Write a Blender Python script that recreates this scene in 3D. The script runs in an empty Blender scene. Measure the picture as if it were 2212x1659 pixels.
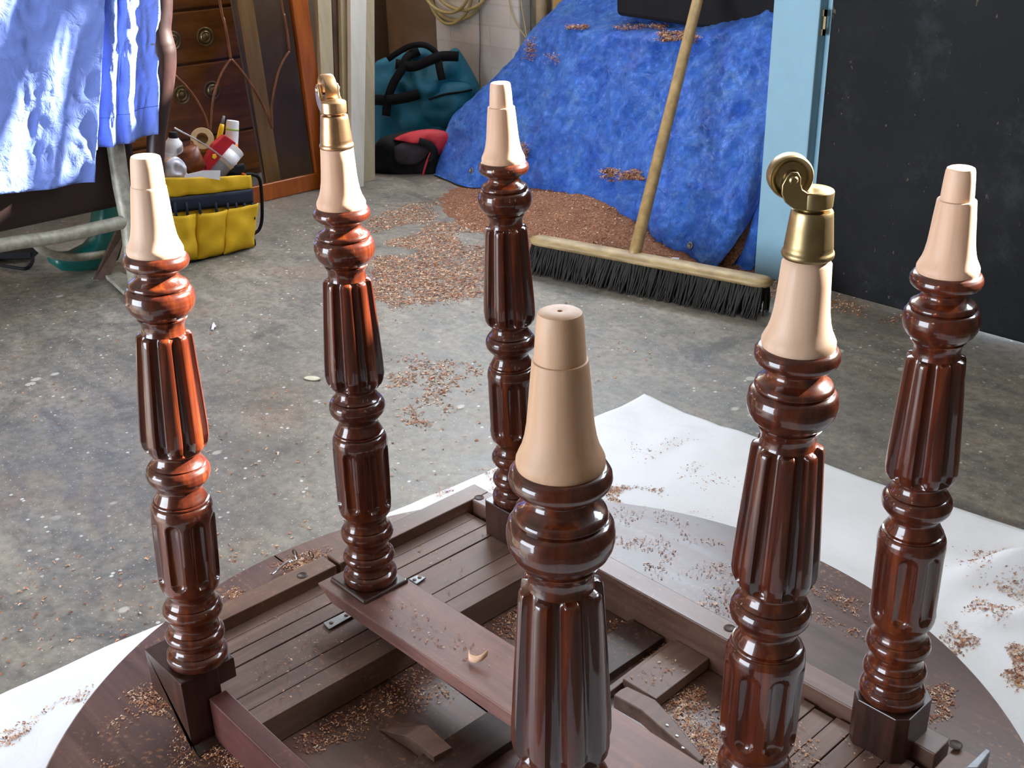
import bpy, math, random
from mathutils import Vector, Matrix, noise
random.seed(7)
PI = math.pi
S = bpy.context.scene
COL = S.collection

# ------------------------------------------------------------------ camera
F_PX = 2417.13
C = Vector((1.03062, -0.43060, 0.95631))
_t, _r, _y = 0.433504, -0.024331, -0.829572
FW = Vector((math.sin(_y)*math.cos(_t), math.cos(_y)*math.cos(_t), -math.sin(_t)))
_ri = Vector((math.cos(_y), -math.sin(_y), 0)); _up = _ri.cross(FW)
RI = _ri*math.cos(_r) + _up*math.sin(_r)
UP = -_ri*math.sin(_r) + _up*math.cos(_r)
cam = bpy.data.cameras.new('camera'); camo = bpy.data.objects.new('camera', cam); COL.objects.link(camo)
M = Matrix((RI, UP, -FW)).transposed().to_4x4(); M.translation = C
camo.matrix_world = M
cam.sensor_width = 36.0; cam.sensor_fit = 'HORIZONTAL'; cam.lens = F_PX/2212*36.0
cam.clip_start = 0.02; cam.clip_end = 60
S.camera = camo
S.view_settings.view_transform = 'Standard'; S.view_settings.look = 'None'
S.view_settings.gamma = 1.0; S.view_settings.exposure = 0.45
S.view_settings.use_curve_mapping = False

# ------------------------------------------------------------------ daylight
w = bpy.data.worlds.new('world'); S.world = w; w.use_nodes = True
bg = w.node_tree.nodes['Background']; bg.inputs['Color'].default_value = (0.80, 0.89, 1.0, 1); bg.inputs['Strength'].default_value = 12.5
SUN_EL = math.radians(26.6)
SUN = Vector((0.334*math.cos(SUN_EL), 0.942*math.cos(SUN_EL), math.sin(SUN_EL))).normalized()
sl = bpy.data.lights.new('sun', 'SUN'); sl.energy = 46.0; sl.angle = math.radians(0.9); sl.color = (1.0, 0.93, 0.84)
so = bpy.data.objects.new('sun', sl); COL.objects.link(so); so.rotation_euler = SUN.to_track_quat('Z', 'Y').to_euler()
def area(name, loc, to, sx, sy, e, col):
    l = bpy.data.lights.new(name, 'AREA'); l.shape = 'RECTANGLE'; l.size = sx; l.size_y = sy; l.energy = e; l.color = col
    o = bpy.data.objects.new(name, l); COL.objects.link(o); o.location = loc
    o.rotation_euler = (Vector(loc)-Vector(to)).to_track_quat('Z', 'Y').to_euler(); return o
def portal(name, loc, to, sx, sy):
    o = area(name, loc, to, sx, sy, 1, (1, 1, 1)); o.data.cycles.is_portal = True
portal('portal_stable_door', (0.42, 2.00, 1.91), (0.42, 0.0, 1.91), 1.66, 1.2)
portal('portal_back_wall', (-1.6, 2.58, 1.95), (-1.6, 0.0, 1.95), 3.2, 1.12)
portal('portal_garage', (-1.05, -3.08, .85), (-1.05, 0.0, .85), 2.3, 1.7)

# ------------------------------------------------------------------ pixel -> point on a real plane
def ray(px, py): return FW + RI*((px-1106)/F_PX) - UP*((py-829.5)/F_PX)
def at_plane(px, py, P0, n):
    v = ray(px, py); n = Vector(n); return C + v*((Vector(P0)-C).dot(n)/v.dot(n))
def at_z(px, py, z): return at_plane(px, py, (0, 0, z), (0, 0, 1))
def at_x(px, py, x): return at_plane(px, py, (x, 0, 0), (1, 0, 0))
def at_y(px, py, y): return at_plane(px, py, (0, y, 0), (0, 1, 0))

# ------------------------------------------------------------------ materials
def rgb(r, g, b):
    f = lambda c: (c/255/12.92) if c/255 <= .04045 else ((c/255+.055)/1.055)**2.4
    return (f(r), f(g), f(b), 1)
class Mat:
    def __init__(s, name):
        s.m = bpy.data.materials.new(name); s.m.use_nodes = True; s.nt = s.m.node_tree
        s.p = s.nt.nodes['Principled BSDF']
        tc = s.nt.nodes.new('ShaderNodeTexCoord'); s.co = tc.outputs['Object']
    def n(s, t, **k):
        nd = s.nt.nodes.new(t)
        for a, v in k.items():
            if hasattr(nd, a) and not a[0].isupper(): setattr(nd, a, v)
            else: nd.inputs[a.replace('_', ' ')].default_value = v
        return nd
    def l(s, a, b): s.nt.links.new(a, b)
    def mapping(s, scale, rot=(0, 0, 0)):
        mp = s.n('ShaderNodeMapping'); mp.inputs['Scale'].default_value = scale; mp.inputs['Rotation'].default_value = rot
        s.l(s.co, mp.inputs['Vector']); return mp.outputs['Vector']
    def noise(s, scale, detail=4, rough=.55, vec=None, dist=0):
        nd = s.n('ShaderNodeTexNoise'); nd.inputs['Scale'].default_value = scale; nd.inputs['Detail'].default_value = detail
        nd.inputs['Roughness'].default_value = rough; nd.inputs['Distortion'].default_value = dist
        s.l(vec or s.co, nd.inputs['Vector']); return nd.outputs['Fac']
    def voro(s, scale, feature='F1', vec=None):
        nd = s.n('ShaderNodeTexVoronoi'); nd.feature = feature; nd.inputs['Scale'].default_value = scale
        s.l(vec or s.co, nd.inputs['Vector']); return nd.outputs['Distance']
    def ramp(s, fac, stops):
        nd = s.n('ShaderNodeValToRGB'); cr = nd.color_ramp
        while len(cr.elements) < len(stops): cr.elements.new(.5)
        for e, (p, c) in zip(cr.elements, stops):
            e.position = p; e.color = c if len(c) == 4 else (*c, 1)
        s.l(fac, nd.inputs['Fac']); return nd.outputs['Color']
    def mix(s, fac, a, b, mode='MIX'):
        nd = s.n('ShaderNodeMix'); nd.data_type = 'RGBA'; nd.blend_type = mode
        for v, i in ((fac, 0), (a, 6), (b, 7)):
            if hasattr(v, 'is_linked') or hasattr(v, 'links'): s.l(v, nd.inputs[i])
            else: nd.inputs[i].default_value = v
        return nd.outputs[2]
    def bump(s, h, strength, dist=.002, prev=None):
        nd = s.n('ShaderNodeBump'); nd.inputs['Strength'].default_value = strength; nd.inputs['Distance'].default_value = dist
        s.l(h, nd.inputs['Height'])
        if prev: s.l(prev, nd.inputs['Normal'])
        s.l(nd.outputs[0], s.p.inputs['Normal']); return nd.outputs[0]
    def base(s, c):
        if hasattr(c, 'links'): s.l(c, s.p.inputs['Base Color'])
        else: s.p.inputs['Base Color'].default_value = c
    def set(s, **k):
        for a, v in k.items():
            i = s.p.inputs[a.replace('_', ' ')]
            if hasattr(v, 'links'): s.l(v, i)
            else: i.default_value = v
        return s
def W(v): return (v, v, v, 1)

def simple(name, c, rough=.5, metal=0, var=.12, sc=40, bump=0, coat=0):
    m = Mat(name); nz = m.noise(sc, 5)
    d = tuple(x*(1-var) for x in c[:3])+(1,); u = tuple(min(1, x*(1+var)) for x in c[:3])+(1,)
    m.base(m.ramp(nz, [(.3, d), (.7, u)])); m.set(Roughness=rough, Metallic=metal, Coat_Weight=coat)
    if bump: m.bump(nz, bump, .001)
    return m.m

def varnish():
    m = Mat('varnished_mahogany')
    v = m.mapping((60, 60, 3)); g = m.noise(1.6, 6, .6, v, .6)
    oi = m.n('ShaderNodeObjectInfo')
    c = m.ramp(g, [(.25, rgb(38, 14, 9)), (.5, rgb(76, 29, 13)), (.78, rgb(122, 58, 20))])
    blot = m.noise(14, 4)
    c = m.mix(m.ramp(blot, [(.40, W(0)), (.75, W(.6))]), c, rgb(36, 14, 10))
    m.base(c); m.set(Roughness=.32, Coat_Weight=.95, Coat_Roughness=.045)
    m.p.inputs['Specular IOR Level'].default_value = .2
    m.bump(m.noise(60, 3), .05, .001); return m.m
def darkblock():
    m = Mat('dark_stained_block'); g = m.noise(2.2, 5, .6, m.mapping((40, 40, 4)))
    m.base(m.ramp(g, [(.3, rgb(30, 16, 13)), (.75, rgb(70, 40, 30))])); m.set(Roughness=.32, Coat_Weight=.25, Coat_Roughness=.2); m.bump(g, .12, .001); return m.m
def rawwood(name, a, b, scale=(70, 70, 2.5), rough=.55):
    m = Mat(name); g = m.noise(1.4, 5, .55, m.mapping(scale), .4)
    m.base(m.ramp(g, [(.3, a), (.72, b)])); m.set(Roughness=rough); m.bump(g, .06, .0006); return m.m
def underside(name, a, b, axis, rough=.38, spec=.5, dust=.5, coat=0):
    m = Mat(name); sc = [26, 26, 26]; sc[axis] = 1.6
    g = m.noise(2.0, 7, .62, m.mapping(tuple(sc)), .5)
    c = m.ramp(g, [(.28, a), (.72, b)])
    st = m.noise(7, 5, .6)
    c = m.mix(m.ramp(st, [(.45, W(0)), (.72, W(.65))]), c, tuple(x*.55 for x in a[:3])+(1,))
    d = m.noise(150, 3); d2 = m.noise(5, 3)
    dm = m.mix(1.0, m.ramp(d, [(.57, W(0)), (.68, W(1))]), m.ramp(d2, [(.42, W(0)), (.62, W(dust))]), 'MULTIPLY')
    c = m.mix(dm, c, rgb(172, 120, 78))
    m.base(c); m.set(Roughness=m.ramp(g, [(.2, W(rough)), (.8, W(rough+.16))]), Coat_Weight=coat, Coat_Roughness=.25)
    m.p.inputs['Specular IOR Level'].default_value = spec
    m.bump(g, .12, .001); return m.m
def concrete():
    m = Mat('stained_concrete')
    a = m.noise(1.3, 8, .62); b = m.noise(7, 9, .68, m.mapping((1, 2.4, 1), (0, 0, .55)), .5); sp = m.noise(55, 4, .6)
    c = m.ramp(b, [(.28, rgb(92, 92, 94)), (.45, rgb(134, 129, 120)), (.60, rgb(156, 147, 133)), (.78, rgb(176, 167, 152))])
    c = m.mix(m.ramp(a, [(.40, W(0)), (.62, W(.55))]), c, rgb(104, 98, 88))
    c = m.mix(m.ramp(m.noise(3.1, 5, .6), [(.55, W(0)), (.72, W(.55))]), c, rgb(146, 118, 92))
    c = m.mix(m.ramp(m.noise(2.2, 9, .75, dist=1.0), [(.56, W(0)), (.66, W(.62))]), c, rgb(58, 58, 58))
    c = m.mix(m.ramp(sp, [(.40, W(0)), (.72, W(.6))]), c, rgb(72, 69, 64))
    c = m.mix(m.ramp(m.noise(210, 2, .5), [(.66, W(0)), (.70, W(.8))]), c, rgb(206, 196, 180))
    v1 = m.voro(34); v1m = m.mix(1.0, m.ramp(v1, [(.08, W(1)), (.13, W(0))]), m.ramp(m.noise(4, 2), [(.46, W(0)), (.52, W(1))]), 'MULTIPLY')
    c = m.mix(v1m, c, rgb(205, 203, 196))
    v2 = m.voro(9.5, vec=m.mapping((1.25, 1, 1))); v2m = m.mix(1.0, m.ramp(v2, [(.085, W(.8)), (.12, W(0))]), m.ramp(m.noise(3, 2), [(.52, W(0)), (.57, W(1))]), 'MULTIPLY')
    c = m.mix(v2m, c, rgb(196, 190, 180))
    m.base(c); m.set(Roughness=m.ramp(b, [(.3, W(.34)), (.7, W(.55))])); m.bump(m.noise(30, 8, .7), .25, .003); return m.m
def tarp_mat():
    m = Mat('blue_tarpaulin')
    n1 = m.noise(13, 7, .7, dist=.8); n2 = m.noise(28, 7, .72, dist=1.5)
    c = m.ramp(n1, [(.3, rgb(52, 104, 228)), (.55, rgb(76, 138, 246)), (.75, rgb(120, 174, 252))])
    c = m.mix(m.ramp(m.noise(4.5, 6, .7), [(.55, W(0)), (.74, W(.5))]), c, rgb(110, 112, 190))
    m.base(c); m.set(Roughness=.24); m.p.inputs['Specular IOR Level'].default_value = .6
    b1 = m.bump(n2, 1.0, .026); m.bump(m.voro(46, 'DISTANCE_TO_EDGE'), .6, .006, b1); return m.m
def fabric(name, c, weave=700, rough=.85, var=.12, fold=0, spec=.2):
    m = Mat(name); nz = m.noise(12, 5); d = tuple(x*(1-var) for x in c[:3])+(1,)
    m.base(m.ramp(nz, [(.3, d), (.7, c)])); m.set(Roughness=rough); m.p.inputs['Specular IOR Level'].default_value = spec
    b = m.bump(m.noise(weave, 2), .15, .0008)
    if fold: m.bump(m.noise(24, 4, .6, dist=1.5), fold, .006, b)
    return m.m
def brass(name, a, b, rough=.3):
    m = Mat(name); n1 = m.noise(30, 5, .6)
    m.base(m.ramp(n1, [(.3, a), (.7, b)])); m.set(Metallic=1.0, Roughness=m.ramp(n1, [(.3, W(rough+.12)), (.7, W(rough))])); return m.m
def chipmat():
    m = Mat('wood_shaving'); nz = m.n('ShaderNodeTexWhiteNoise'); mp = m.mapping((150, 150, 150))
    fl = m.n('ShaderNodeVectorMath'); fl.operation = 'FLOOR'; m.l(mp, fl.inputs[0]); m.l(fl.outputs[0], nz.inputs['Vector'])
    m.base(m.ramp(nz.outputs['Value'], [(0, rgb(124, 74, 48)), (.45, rgb(172, 114, 80)), (.8, rgb(208, 160, 122)), (1, rgb(240, 214, 186))]))
    m.set(Roughness=.7); return m.m
def pilemat():
    m = Mat('sawdust_heap'); a = m.noise(160, 5, .7); b = m.noise(18, 4)
    c = m.ramp(a, [(.3, rgb(88, 50, 34)), (.5, rgb(148, 98, 70)), (.7, rgb(196, 146, 110))])
    m.base(m.mix(m.ramp(b, [(.4, W(0)), (.7, W(.35))]), c, rgb(80, 48, 32))); m.set(Roughness=.9); m.bump(a, .9, .006); return m.m
def glass_mat():
    m = bpy.data.materials.new('window_glass'); m.use_nodes = True; nt = m.node_tree; nt.nodes.clear()
    o = nt.nodes.new('ShaderNodeOutputMaterial'); mx = nt.nodes.new('ShaderNodeMixShader'); t = nt.nodes.new('ShaderNodeBsdfTransparent'); g = nt.nodes.new('ShaderNodeBsdfGlossy')
    g.inputs['Roughness'].default_value = .06; t.inputs['Color'].default_value = (.90, .88, .89, 1)
    f = nt.nodes.new('ShaderNodeFresnel'); f.inputs['IOR'].default_value = 1.22
    nt.links.new(f.outputs[0], mx.inputs[0]); nt.links.new(t.outputs[0], mx.inputs[1]); nt.links.new(g.outputs[0], mx.inputs[2]); nt.links.new(mx.outputs[0], o.inputs[0]); return m

MT = dict(
 varnish=varnish(), block=darkblock(),
 pale=rawwood('freshly_turned_wood', rgb(186, 152, 126), rgb(204, 172, 148)),
 palet=rawwood('freshly_turned_wood_warm', rgb(178, 138, 106), rgb(196, 158, 128)),
 under=underside('table_leaf_underside', rgb(70, 46, 40), rgb(112, 80, 70), 0, .31, .55, .7, .18),
 apron=underside('apron_wood', rgb(84, 56, 46), rgb(128, 96, 82), 0, .34, .55, .35, .15),
 apronY=underside('apron_wood_long', rgb(84, 56, 42), rgb(132, 98, 78), 1, .36, .5, .4, .1),
 slat=underside('slide_wood', rgb(92, 68, 58), rgb(136, 108, 96), 1, .42, .45, .3),
 slatd=underside('slide_wood_dark', rgb(46, 30, 26), rgb(84, 60, 52), 1, .45, .4, .35),
 redrail=underside('reddish_rail', rgb(66, 34, 32), rgb(98, 56, 50), 0, .34, .5, .3),
 rail=underside('cross_rail_wood', rgb(100, 66, 60), rgb(146, 106, 96), 0, .36, .5, .25),
 steel=simple('grey_steel', rgb(120, 122, 124), .4, .9, .2, 90), chrome=simple('bright_steel', rgb(215, 218, 222), .25, 1, .05),
 brass=brass('aged_brass', rgb(118, 101, 70), rgb(172, 152, 112), .32), brassp=brass('pinkish_brass', rgb(150, 118, 84), rgb(206, 172, 134), .28),
 rust=simple('rusty_steel', rgb(90, 72, 60), .5, .7, .4, 200),
 floor=concrete(), sheet=fabric('white_dust_sheet', rgb(240, 242, 246), 500, .9, .05, .25),
 tarp=tarp_mat(), chip=chipmat(), pile=pilemat(), glass=glass_mat(),
 bluepaint=simple('pale_blue_paint', rgb(138, 178, 196), .5, 0, .04, 20), blackpaint=None,
 white=None, cloth=fabric('blue_cotton', rgb(116, 138, 210), 600, .9, .06, .8),
 darkfab=fabric('dark_brown_hide', rgb(46, 28, 24), 300, .5, .3, 0, .4),
 black=fabric('black_nylon', rgb(24, 24, 28), 500, .7, .3), navy=fabric('navy_webbing', rgb(38, 44, 60), 600, .6, .25),
 teal=fabric('teal_nylon', rgb(28, 112, 142), 500, .55, .25, .3, .4), red=fabric('red_nylon', rgb(196, 48, 62), 500, .6, .2, .2, .4),
 yellow=fabric('yellow_canvas', rgb(226, 180, 34), 500, .7, .15, .25, .3), orange=fabric('orange_canvas', rgb(206, 96, 20), 500, .7, .2),
 grey=fabric('grey_mesh', rgb(62, 56, 62), 900, .8, .2), green=simple('green_rubber', rgb(8, 84, 78), .4, 0, .2, 12, 0, .2),
 cabinet=rawwood('cabinet_veneer', rgb(104, 62, 24), rgb(156, 98, 42), (6, 6, 30), .35),
 frame=rawwood('orange_oak_frame', rgb(136, 66, 18), rgb(178, 96, 32), (30, 30, 4), .3),
 muntin=rawwood('glazing_bar_wood', rgb(84, 44, 24), rgb(130, 80, 52), (60, 60, 10), .35),
 plankw=rawwood('white_painted_board', rgb(206, 200, 184), rgb(226, 222, 208), (20, 20, 1), .5),
 plankb=rawwood('beige_primed_board', rgb(168, 152, 120), rgb(192, 178, 146), (20, 20, 1), .5),
 plankd=rawwood('dark_moulded_board', rgb(66, 44, 30), rgb(104, 76, 54), (30, 30, 1), .5),
 batten=rawwood('pale_batten', rgb(150, 116, 64), rgb(184, 150, 92), (30, 30, 2), .5),
 brownboard=rawwood('brown_hardboard', rgb(96, 78, 58), rgb(126, 106, 84), (4, 4, 4), .7),
 broomwood=rawwood('worn_broom_wood', rgb(128, 104, 64), rgb(186, 160, 112), (12, 12, 60), .5),
 handlewood=rawwood('worn_broom_handle', rgb(136, 106, 62), rgb(176, 144, 92), (40, 40, 3), .45),
 bristle=fabric('dark_bristle', rgb(58, 55, 52), 300, .85, .5), tube=simple('chipped_grey_paint', rgb(150, 146, 132), .5, .2, .3, 60, .2),
 hose=simple('cream_hose', rgb(186, 172, 122), .45, 0, .1), wplastic=simple('white_plastic', rgb(232, 232, 236), .35, 0, .03),
 rplastic=simple('red_card', rgb(176, 22, 34), .4, 0, .15), yplastic=simple('yellow_plastic', rgb(240, 186, 20), .35, 0, .05),
 gplastic=simple('grey_plastic', rgb(120, 122, 130), .4, 0, .1), lime=simple('lime_stripe', rgb(150, 196, 60), .4, 0, .05),
 tan=simple('tan_tape', rgb(176, 148, 108), .5, 0, .15), label=simple('brown_jar_label', rgb(112, 56, 24), .45, 0, .45, 60),
 orangep=simple('orange_print', rgb(226, 120, 40), .5, 0, .1), paper=simple('creased_paper', rgb(220, 218, 222), .7, 0, .06, 30, .4),
 render=simple('grey_render', rgb(130, 124, 112), .9, 0, .2, 14, .5), wallm=simple('dingy_wall', rgb(120, 108, 92), .9, 0, .2, 5, .4),
 ceil=simple('ceiling_board', rgb(150, 144, 134), .9, 0, .1, 5),
)
def wallbrick():
    m = Mat('white_painted_brick'); bt = m.n('ShaderNodeTexBrick'); mp = m.mapping((1, 1, 1), (PI/2, 0, 0)); m.l(mp, bt.inputs['Vector'])
    bt.inputs['Scale'].default_value = 1.0; bt.inputs['Brick Width'].default_value = .22; bt.inputs['Row Height'].default_value = .073; bt.inputs['Mortar Size'].default_value = .004
    bt.inputs['Color1'].default_value = rgb(206, 206, 206); bt.inputs['Color2'].default_value = rgb(216, 216, 214); bt.inputs['Mortar'].default_value = rgb(202, 202, 200)
    m.base(m.mix(m.ramp(m.noise(9, 5), [(.5, W(0)), (.8, W(.4))]), bt.outputs['Color'], rgb(160, 158, 152))); m.set(Roughness=.8)
    b = m.bump(bt.outputs['Fac'], -.12, .004); m.bump(m.noise(30, 6), .4, .004, b); return m.m
def blackdoor():
    m = Mat('scuffed_black_paint')
    c = m.ramp(m.noise(3.5, 7, .7), [(.45, rgb(9, 9, 10)), (.78, rgb(30, 29, 31))])
    c = m.mix(m.ramp(m.noise(5, 9, .75), [(.54, W(0)), (.74, W(.5))]), c, rgb(66, 66, 72))
    c = m.mix(m.ramp(m.noise(90, 3, .6, m.mapping((1, 1, .5))), [(.70, W(0)), (.74, W(.5))]), c, rgb(120, 108, 84))
    m.p.inputs['Specular IOR Level'].default_value = .22
    m.base(c); m.set(Roughness=.6); m.bump(m.noise(120, 3, .5, m.mapping((3, 3, .3))), .15, .001); return m.m
MT['white'] = wallbrick(); MT['blackpaint'] = blackdoor()

# ------------------------------------------------------------------ mesh builder
class MB:
    def __init__(s): s.v = []; s.f = []
    def add(s, vs, fs):
        o = len(s.v); s.v += [tuple(v) for v in vs]; s.f += [tuple(i+o for i in f) for f in fs]; return s
    def hexa(s, p):   # 8 points: bottom ring of four, top ring of four
        return s.add(p, [(3, 2, 1, 0), (4, 5, 6, 7), (0, 1, 5, 4), (1, 2, 6, 5), (2, 3, 7, 6), (3, 0, 4, 7)])
    def box(s, x0, x1, y0, y1, z0, z1):
        return s.hexa([(x0, y0, z0), (x1, y0, z0), (x1, y1, z0), (x0, y1, z0), (x0, y0, z1), (x1, y0, z1), (x1, y1, z1), (x0, y1, z1)])
    def prism(s, poly, vec):
        n = len(poly); vec = Vector(vec); a = [Vector(p) for p in poly]; b = [p+vec for p in a]
        return s.add(a+b, [tuple(range(n))[::-1], tuple(range(n, 2*n))]+[(i, (i+1) % n, (i+1) % n+n, i+n) for i in range(n)])
    def tube(s, path, r, n=14, closed=False):
        path = [Vector(p) for p in path]; k = len(path); rr = r if isinstance(r, (list, tuple)) else [r]*k
        up = None; vs = []
        for i, p in enumerate(path):
            a = path[(i-1) % k] if (i > 0 or closed) else p; b = path[(i+1) % k] if (i < k-1 or closed) else p
            t = (b-a).normalized()
            if up is None: up = t.orthogonal().normalized()
            up = (up - t*up.dot(t)).normalized(); sd = t.cross(up)
            vs += [p+(up*math.cos(2*PI*j/n)+sd*math.sin(2*PI*j/n))*rr[i] for j in range(n)]
        fs = []
        for i in range(k if closed else k-1):
            q = (i+1) % k
            fs += [(i*n+j, i*n+(j+1) % n, q*n+(j+1) % n, q*n+j) for j in range(n)]
        if not closed: fs += [tuple(range(n))[::-1], tuple(range((k-1)*n, k*n))]
        return s.add(vs, fs)
    def lathe(s, prof, mat=None, n=40, rf=None):
        mat = mat or Matrix.Identity(4); vs = []; k = len(prof)
        for r, z in prof:
            for j in range(n):
                th = 2*PI*j/n; q = rf(r, z, th) if rf else r
                vs.append(mat @ Vector((q*math.cos(th), q*math.sin(th), z)))
        fs = [(i*n+j, i*n+(j+1) % n, (i+1)*n+(j+1) % n, (i+1)*n+j) for i in range(k-1) for j in range(n)]
        fs += [tuple(range(n))[::-1], tuple(range((k-1)*n, k*n))]
        return s.add(vs, fs)
    def grid(s, g):
        a, b = len(g), len(g[0]); vs = [p for r in g for p in r]
        return s.add(vs, [(i*b+j, i*b+j+1, (i+1)*b+j+1, (i+1)*b+j) for i in range(a-1) for j in range(b-1)])
    def build(s, name, mat, parent=None, smooth=False, bevel=0, solid=0, sub=0, sharp=None):
        me = bpy.data.meshes.new(name); me.from_pydata([tuple(v) for v in s.v], [], s.f); me.validate(); me.update()
        me.materials.append(mat if not isinstance(mat, str) else MT[mat])
        if smooth:
            for p in me.polygons: p.use_smooth = True
            if sharp: me.set_sharp_from_angle(angle=math.radians(sharp))
        o = bpy.data.objects.new(name, me); COL.objects.link(o)
        if parent: put(o, parent)
        if solid: md = o.modifiers.new('s', 'SOLIDIFY'); md.thickness = solid; md.offset = 0
        if bevel:
            md = o.modifiers.new('b', 'BEVEL'); md.width = bevel; md.segments = 2; md.limit_method = 'ANGLE'; md.angle_limit = math.radians(40)
        if sub: md = o.modifiers.new('d', 'SUBSURF'); md.levels = sub; md.render_levels = sub
        return o
def chain_loc(o):
    v = Vector(o.location)
    return v
def put(o, parent):
    o.parent = parent
    inv = Matrix.Identity(4); q = parent; 
    o.matrix_parent_inverse = world_of(parent).inverted()
def world_of(o):
    m = o.matrix_basis.copy()
    if o.parent: m = world_of(o.parent) @ o.matrix_parent_inverse @ m
    return m
def tag(o, label=None, cat=None, group=None, kind=None):
    if label: o['label'] = label
    if cat: o['category'] = cat
    if group: o['group'] = group
    if kind: o['kind'] = kind
    return o
def thing(name, label, cat, loc, group=None):
    o = bpy.data.objects.new(name, None); COL.objects.link(o); o.location = loc; o.empty_display_size = .05
    return tag(o, label, cat, group)
def struct(o): o['kind'] = 'structure'; return o
def nz(p, s, seed=0): return noise.noise(Vector(p)*s+Vector((seed, seed*1.7, -seed)))
def catmull(ps, k):
    out = []; n = len(ps)
    for i in range(n-1):
        p0, p1, p2, p3 = ps[max(i-1, 0)], ps[i], ps[i+1], ps[min(i+2, n-1)]
        for j in range(k):
            t = j/k; out.append(.5*((2*p1)+(p2-p0)*t+(2*p0-5*p1+4*p2-p3)*t*t+(3*p1-p0-3*p2+p3)*t**3))
    out.append(ps[-1]); return out

# ================================================================== THE SETTING
struct(MB().box(-3.2, 2.6, -3.0, 3.0, -.06, 0).build('floor', 'floor'))
DY = 1.86     # plane of the stable door
struct(MB().box(-3.2, -0.49, 2.42, 2.54, 0, 1.30).build('wall_back', 'render'))
wf = MB(); wf.box(.1, 2.7, -3.1, -3.0, 0, 2.5); wf.box(-3.3, -2.2, -3.1, -3.0, 0, 2.5); wf.box(-2.2, .1, -3.1, -3.0, 1.7, 2.5); struct(wf.build('wall_front', 'wallm'))
struct(MB().box(-2.88, -2.78, 1.9, 2.42, 0, 2.5).build('wall_left', 'wallm'))
struct(MB().box(-3.3, -3.2, -3.0, 2.54, 0, 2.5).build('wall_far_left', 'wallm'))
struct(MB().box(-.49, -.39, 1.97, 2.54, 0, 2.5).build('wall_alcove', 'wallm'))
struct(MB().box(1.24, 2.6, DY, DY+.12, 0, 2.5).build('wall_right', 'wallm'))
struct(MB().box(2.6, 2.7, -3.0, 2.0, 0, 2.5).build('wall_far_right', 'wallm'))
struct(MB().box(-3.3, 2.7, -3.0, 2.6, 2.5, 2.56).build('ceiling', 'ceil'))
# painted brick pier on the back wall
pl = at_y(943, 100, 2.36).x; pr = at_y(1122, 100, 2.36).x
struct(MB().box(pl, pr, 2.36, 2.42, 0, 1.3).build('trim_1', 'white', bevel=.006))
# pale blue door post with a narrower stop beside it
e = -.395
tr = MB(); tr.box(-.535, -.412, 1.845, 1.97, 0, 2.5); tr.box(-.412, e, 1.875, 1.97, 0, 2.5)
struct(tr.build('trim_2', 'bluepaint', bevel=.003))
dr = MB().box(e+.004, 1.235, DY, DY+.045, .006, 1.32).build('door_1', 'blackpaint', bevel=.003); struct(dr)
dr['label'] = 'black painted lower half of a stable door beside the pale blue post'
# brass keep plate near the edge of the door
k = MB(); a = at_y(1768, 20, DY-.002); b = at_y(1790, 78, DY-.002)
k.box(a.x, a.x+.006, DY-.003, DY, b.z, a.z); k.box(a.x+.016, a.x+.022, DY-.003, DY, b.z, a.z)
k.box(a.x, a.x+.022, DY-.003, DY, b.z, b.z+.014); k.box(a.x, a.x+.022, DY-.003, DY, a.z-.014, a.z); k.box(a.x+.006, a.x+.012, DY-.004, DY, (a.z+b.z)/2-.004, (a.z+b.z)/2+.004)
k.build('keep_plate', 'brass', dr)

# ================================================================== UPTURNED TABLE
Z0 = .125
table = thing('round_table', 'round mahogany extending table lying upside down with six turned legs in the air', 'table', (.30, .26, 0))
TC = (.30, .26); TR = .566
def leaf(sign):
    mb = MB(); n = 72; gap = .0012
    def ring(r, z): return [(TC[0]+r*math.cos(PI*i/n), TC[1]+sign*(gap+r*math.sin(PI*i/n)), z) for i in range(n+1)]
    R = [ring(TR-.014, .0035), ring(TR-.003, .009), ring(TR, .0165), ring(TR-.001, .0225), ring(TR-.004, .025)]
    vs = sum(R, []); m = n+1; fs = []
    for k in range(4): fs += [(k*m+i, k*m+i+1, (k+1)*m+i+1, (k+1)*m+i) for i in range(n)]
    fs += [tuple(range(m)), tuple(range(4*m, 5*m))]; fs += [tuple(k*m for k in range(5)), tuple(k*m+n for k in range(5))]
    if sign > 0: fs = [f[::-1] for f in fs]
    o = mb.add(vs, fs).build('table_leaf', 'under', table, smooth=True, sharp=25)
leaf(1); leaf(-1)
def tbox(name, mat, x0, x1, y0, y1, z0, z1, bev=.0015, parent=table):   # z in the leg frame
    return MB().box(x0, x1, y0, y1, z0+Z0, z1+Z0).build(name, mat, parent, bevel=bev)
tbox('apron', 'apronY', -.130, -.0965, .038, .264, -.0995, -.040)
tbox('apron', 'apronY', -.130, -.0965, .270, .547, -.0995, -.040)
tbox('apron', 'apron', -.0960, .655, .513, .547, -.0995, -.040)
tbox('apron', 'redrail', .0275, .655, -.002, .021, -.0995, -.038)
tbox('apron', 'apronY', .662, .698, -.02, .547, -.0995, -.044)
# telescopic slides: six boards each side running in Y, a gap line between neighbours
for xs in ((-.104, -.077, -.0510, -.0235, .0285, .0555, .0860), (.490, .5130, .5395, .5650, .5900, .6140, .6400, .6590)):
    for i in range(len(xs)-1):
        g = .0013 if i != 2 else .0018
        dz = random.uniform(-.0012, .0008)
        x0 = xs[i]+g*.5; x1 = xs[i+1]-g*.5
        tbox('slide_board', 'slat', x0, x1, .024 if x1 < .3 else .024, random.uniform(.503, .508), -.0985, -.058+dz, .0007)
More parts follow.
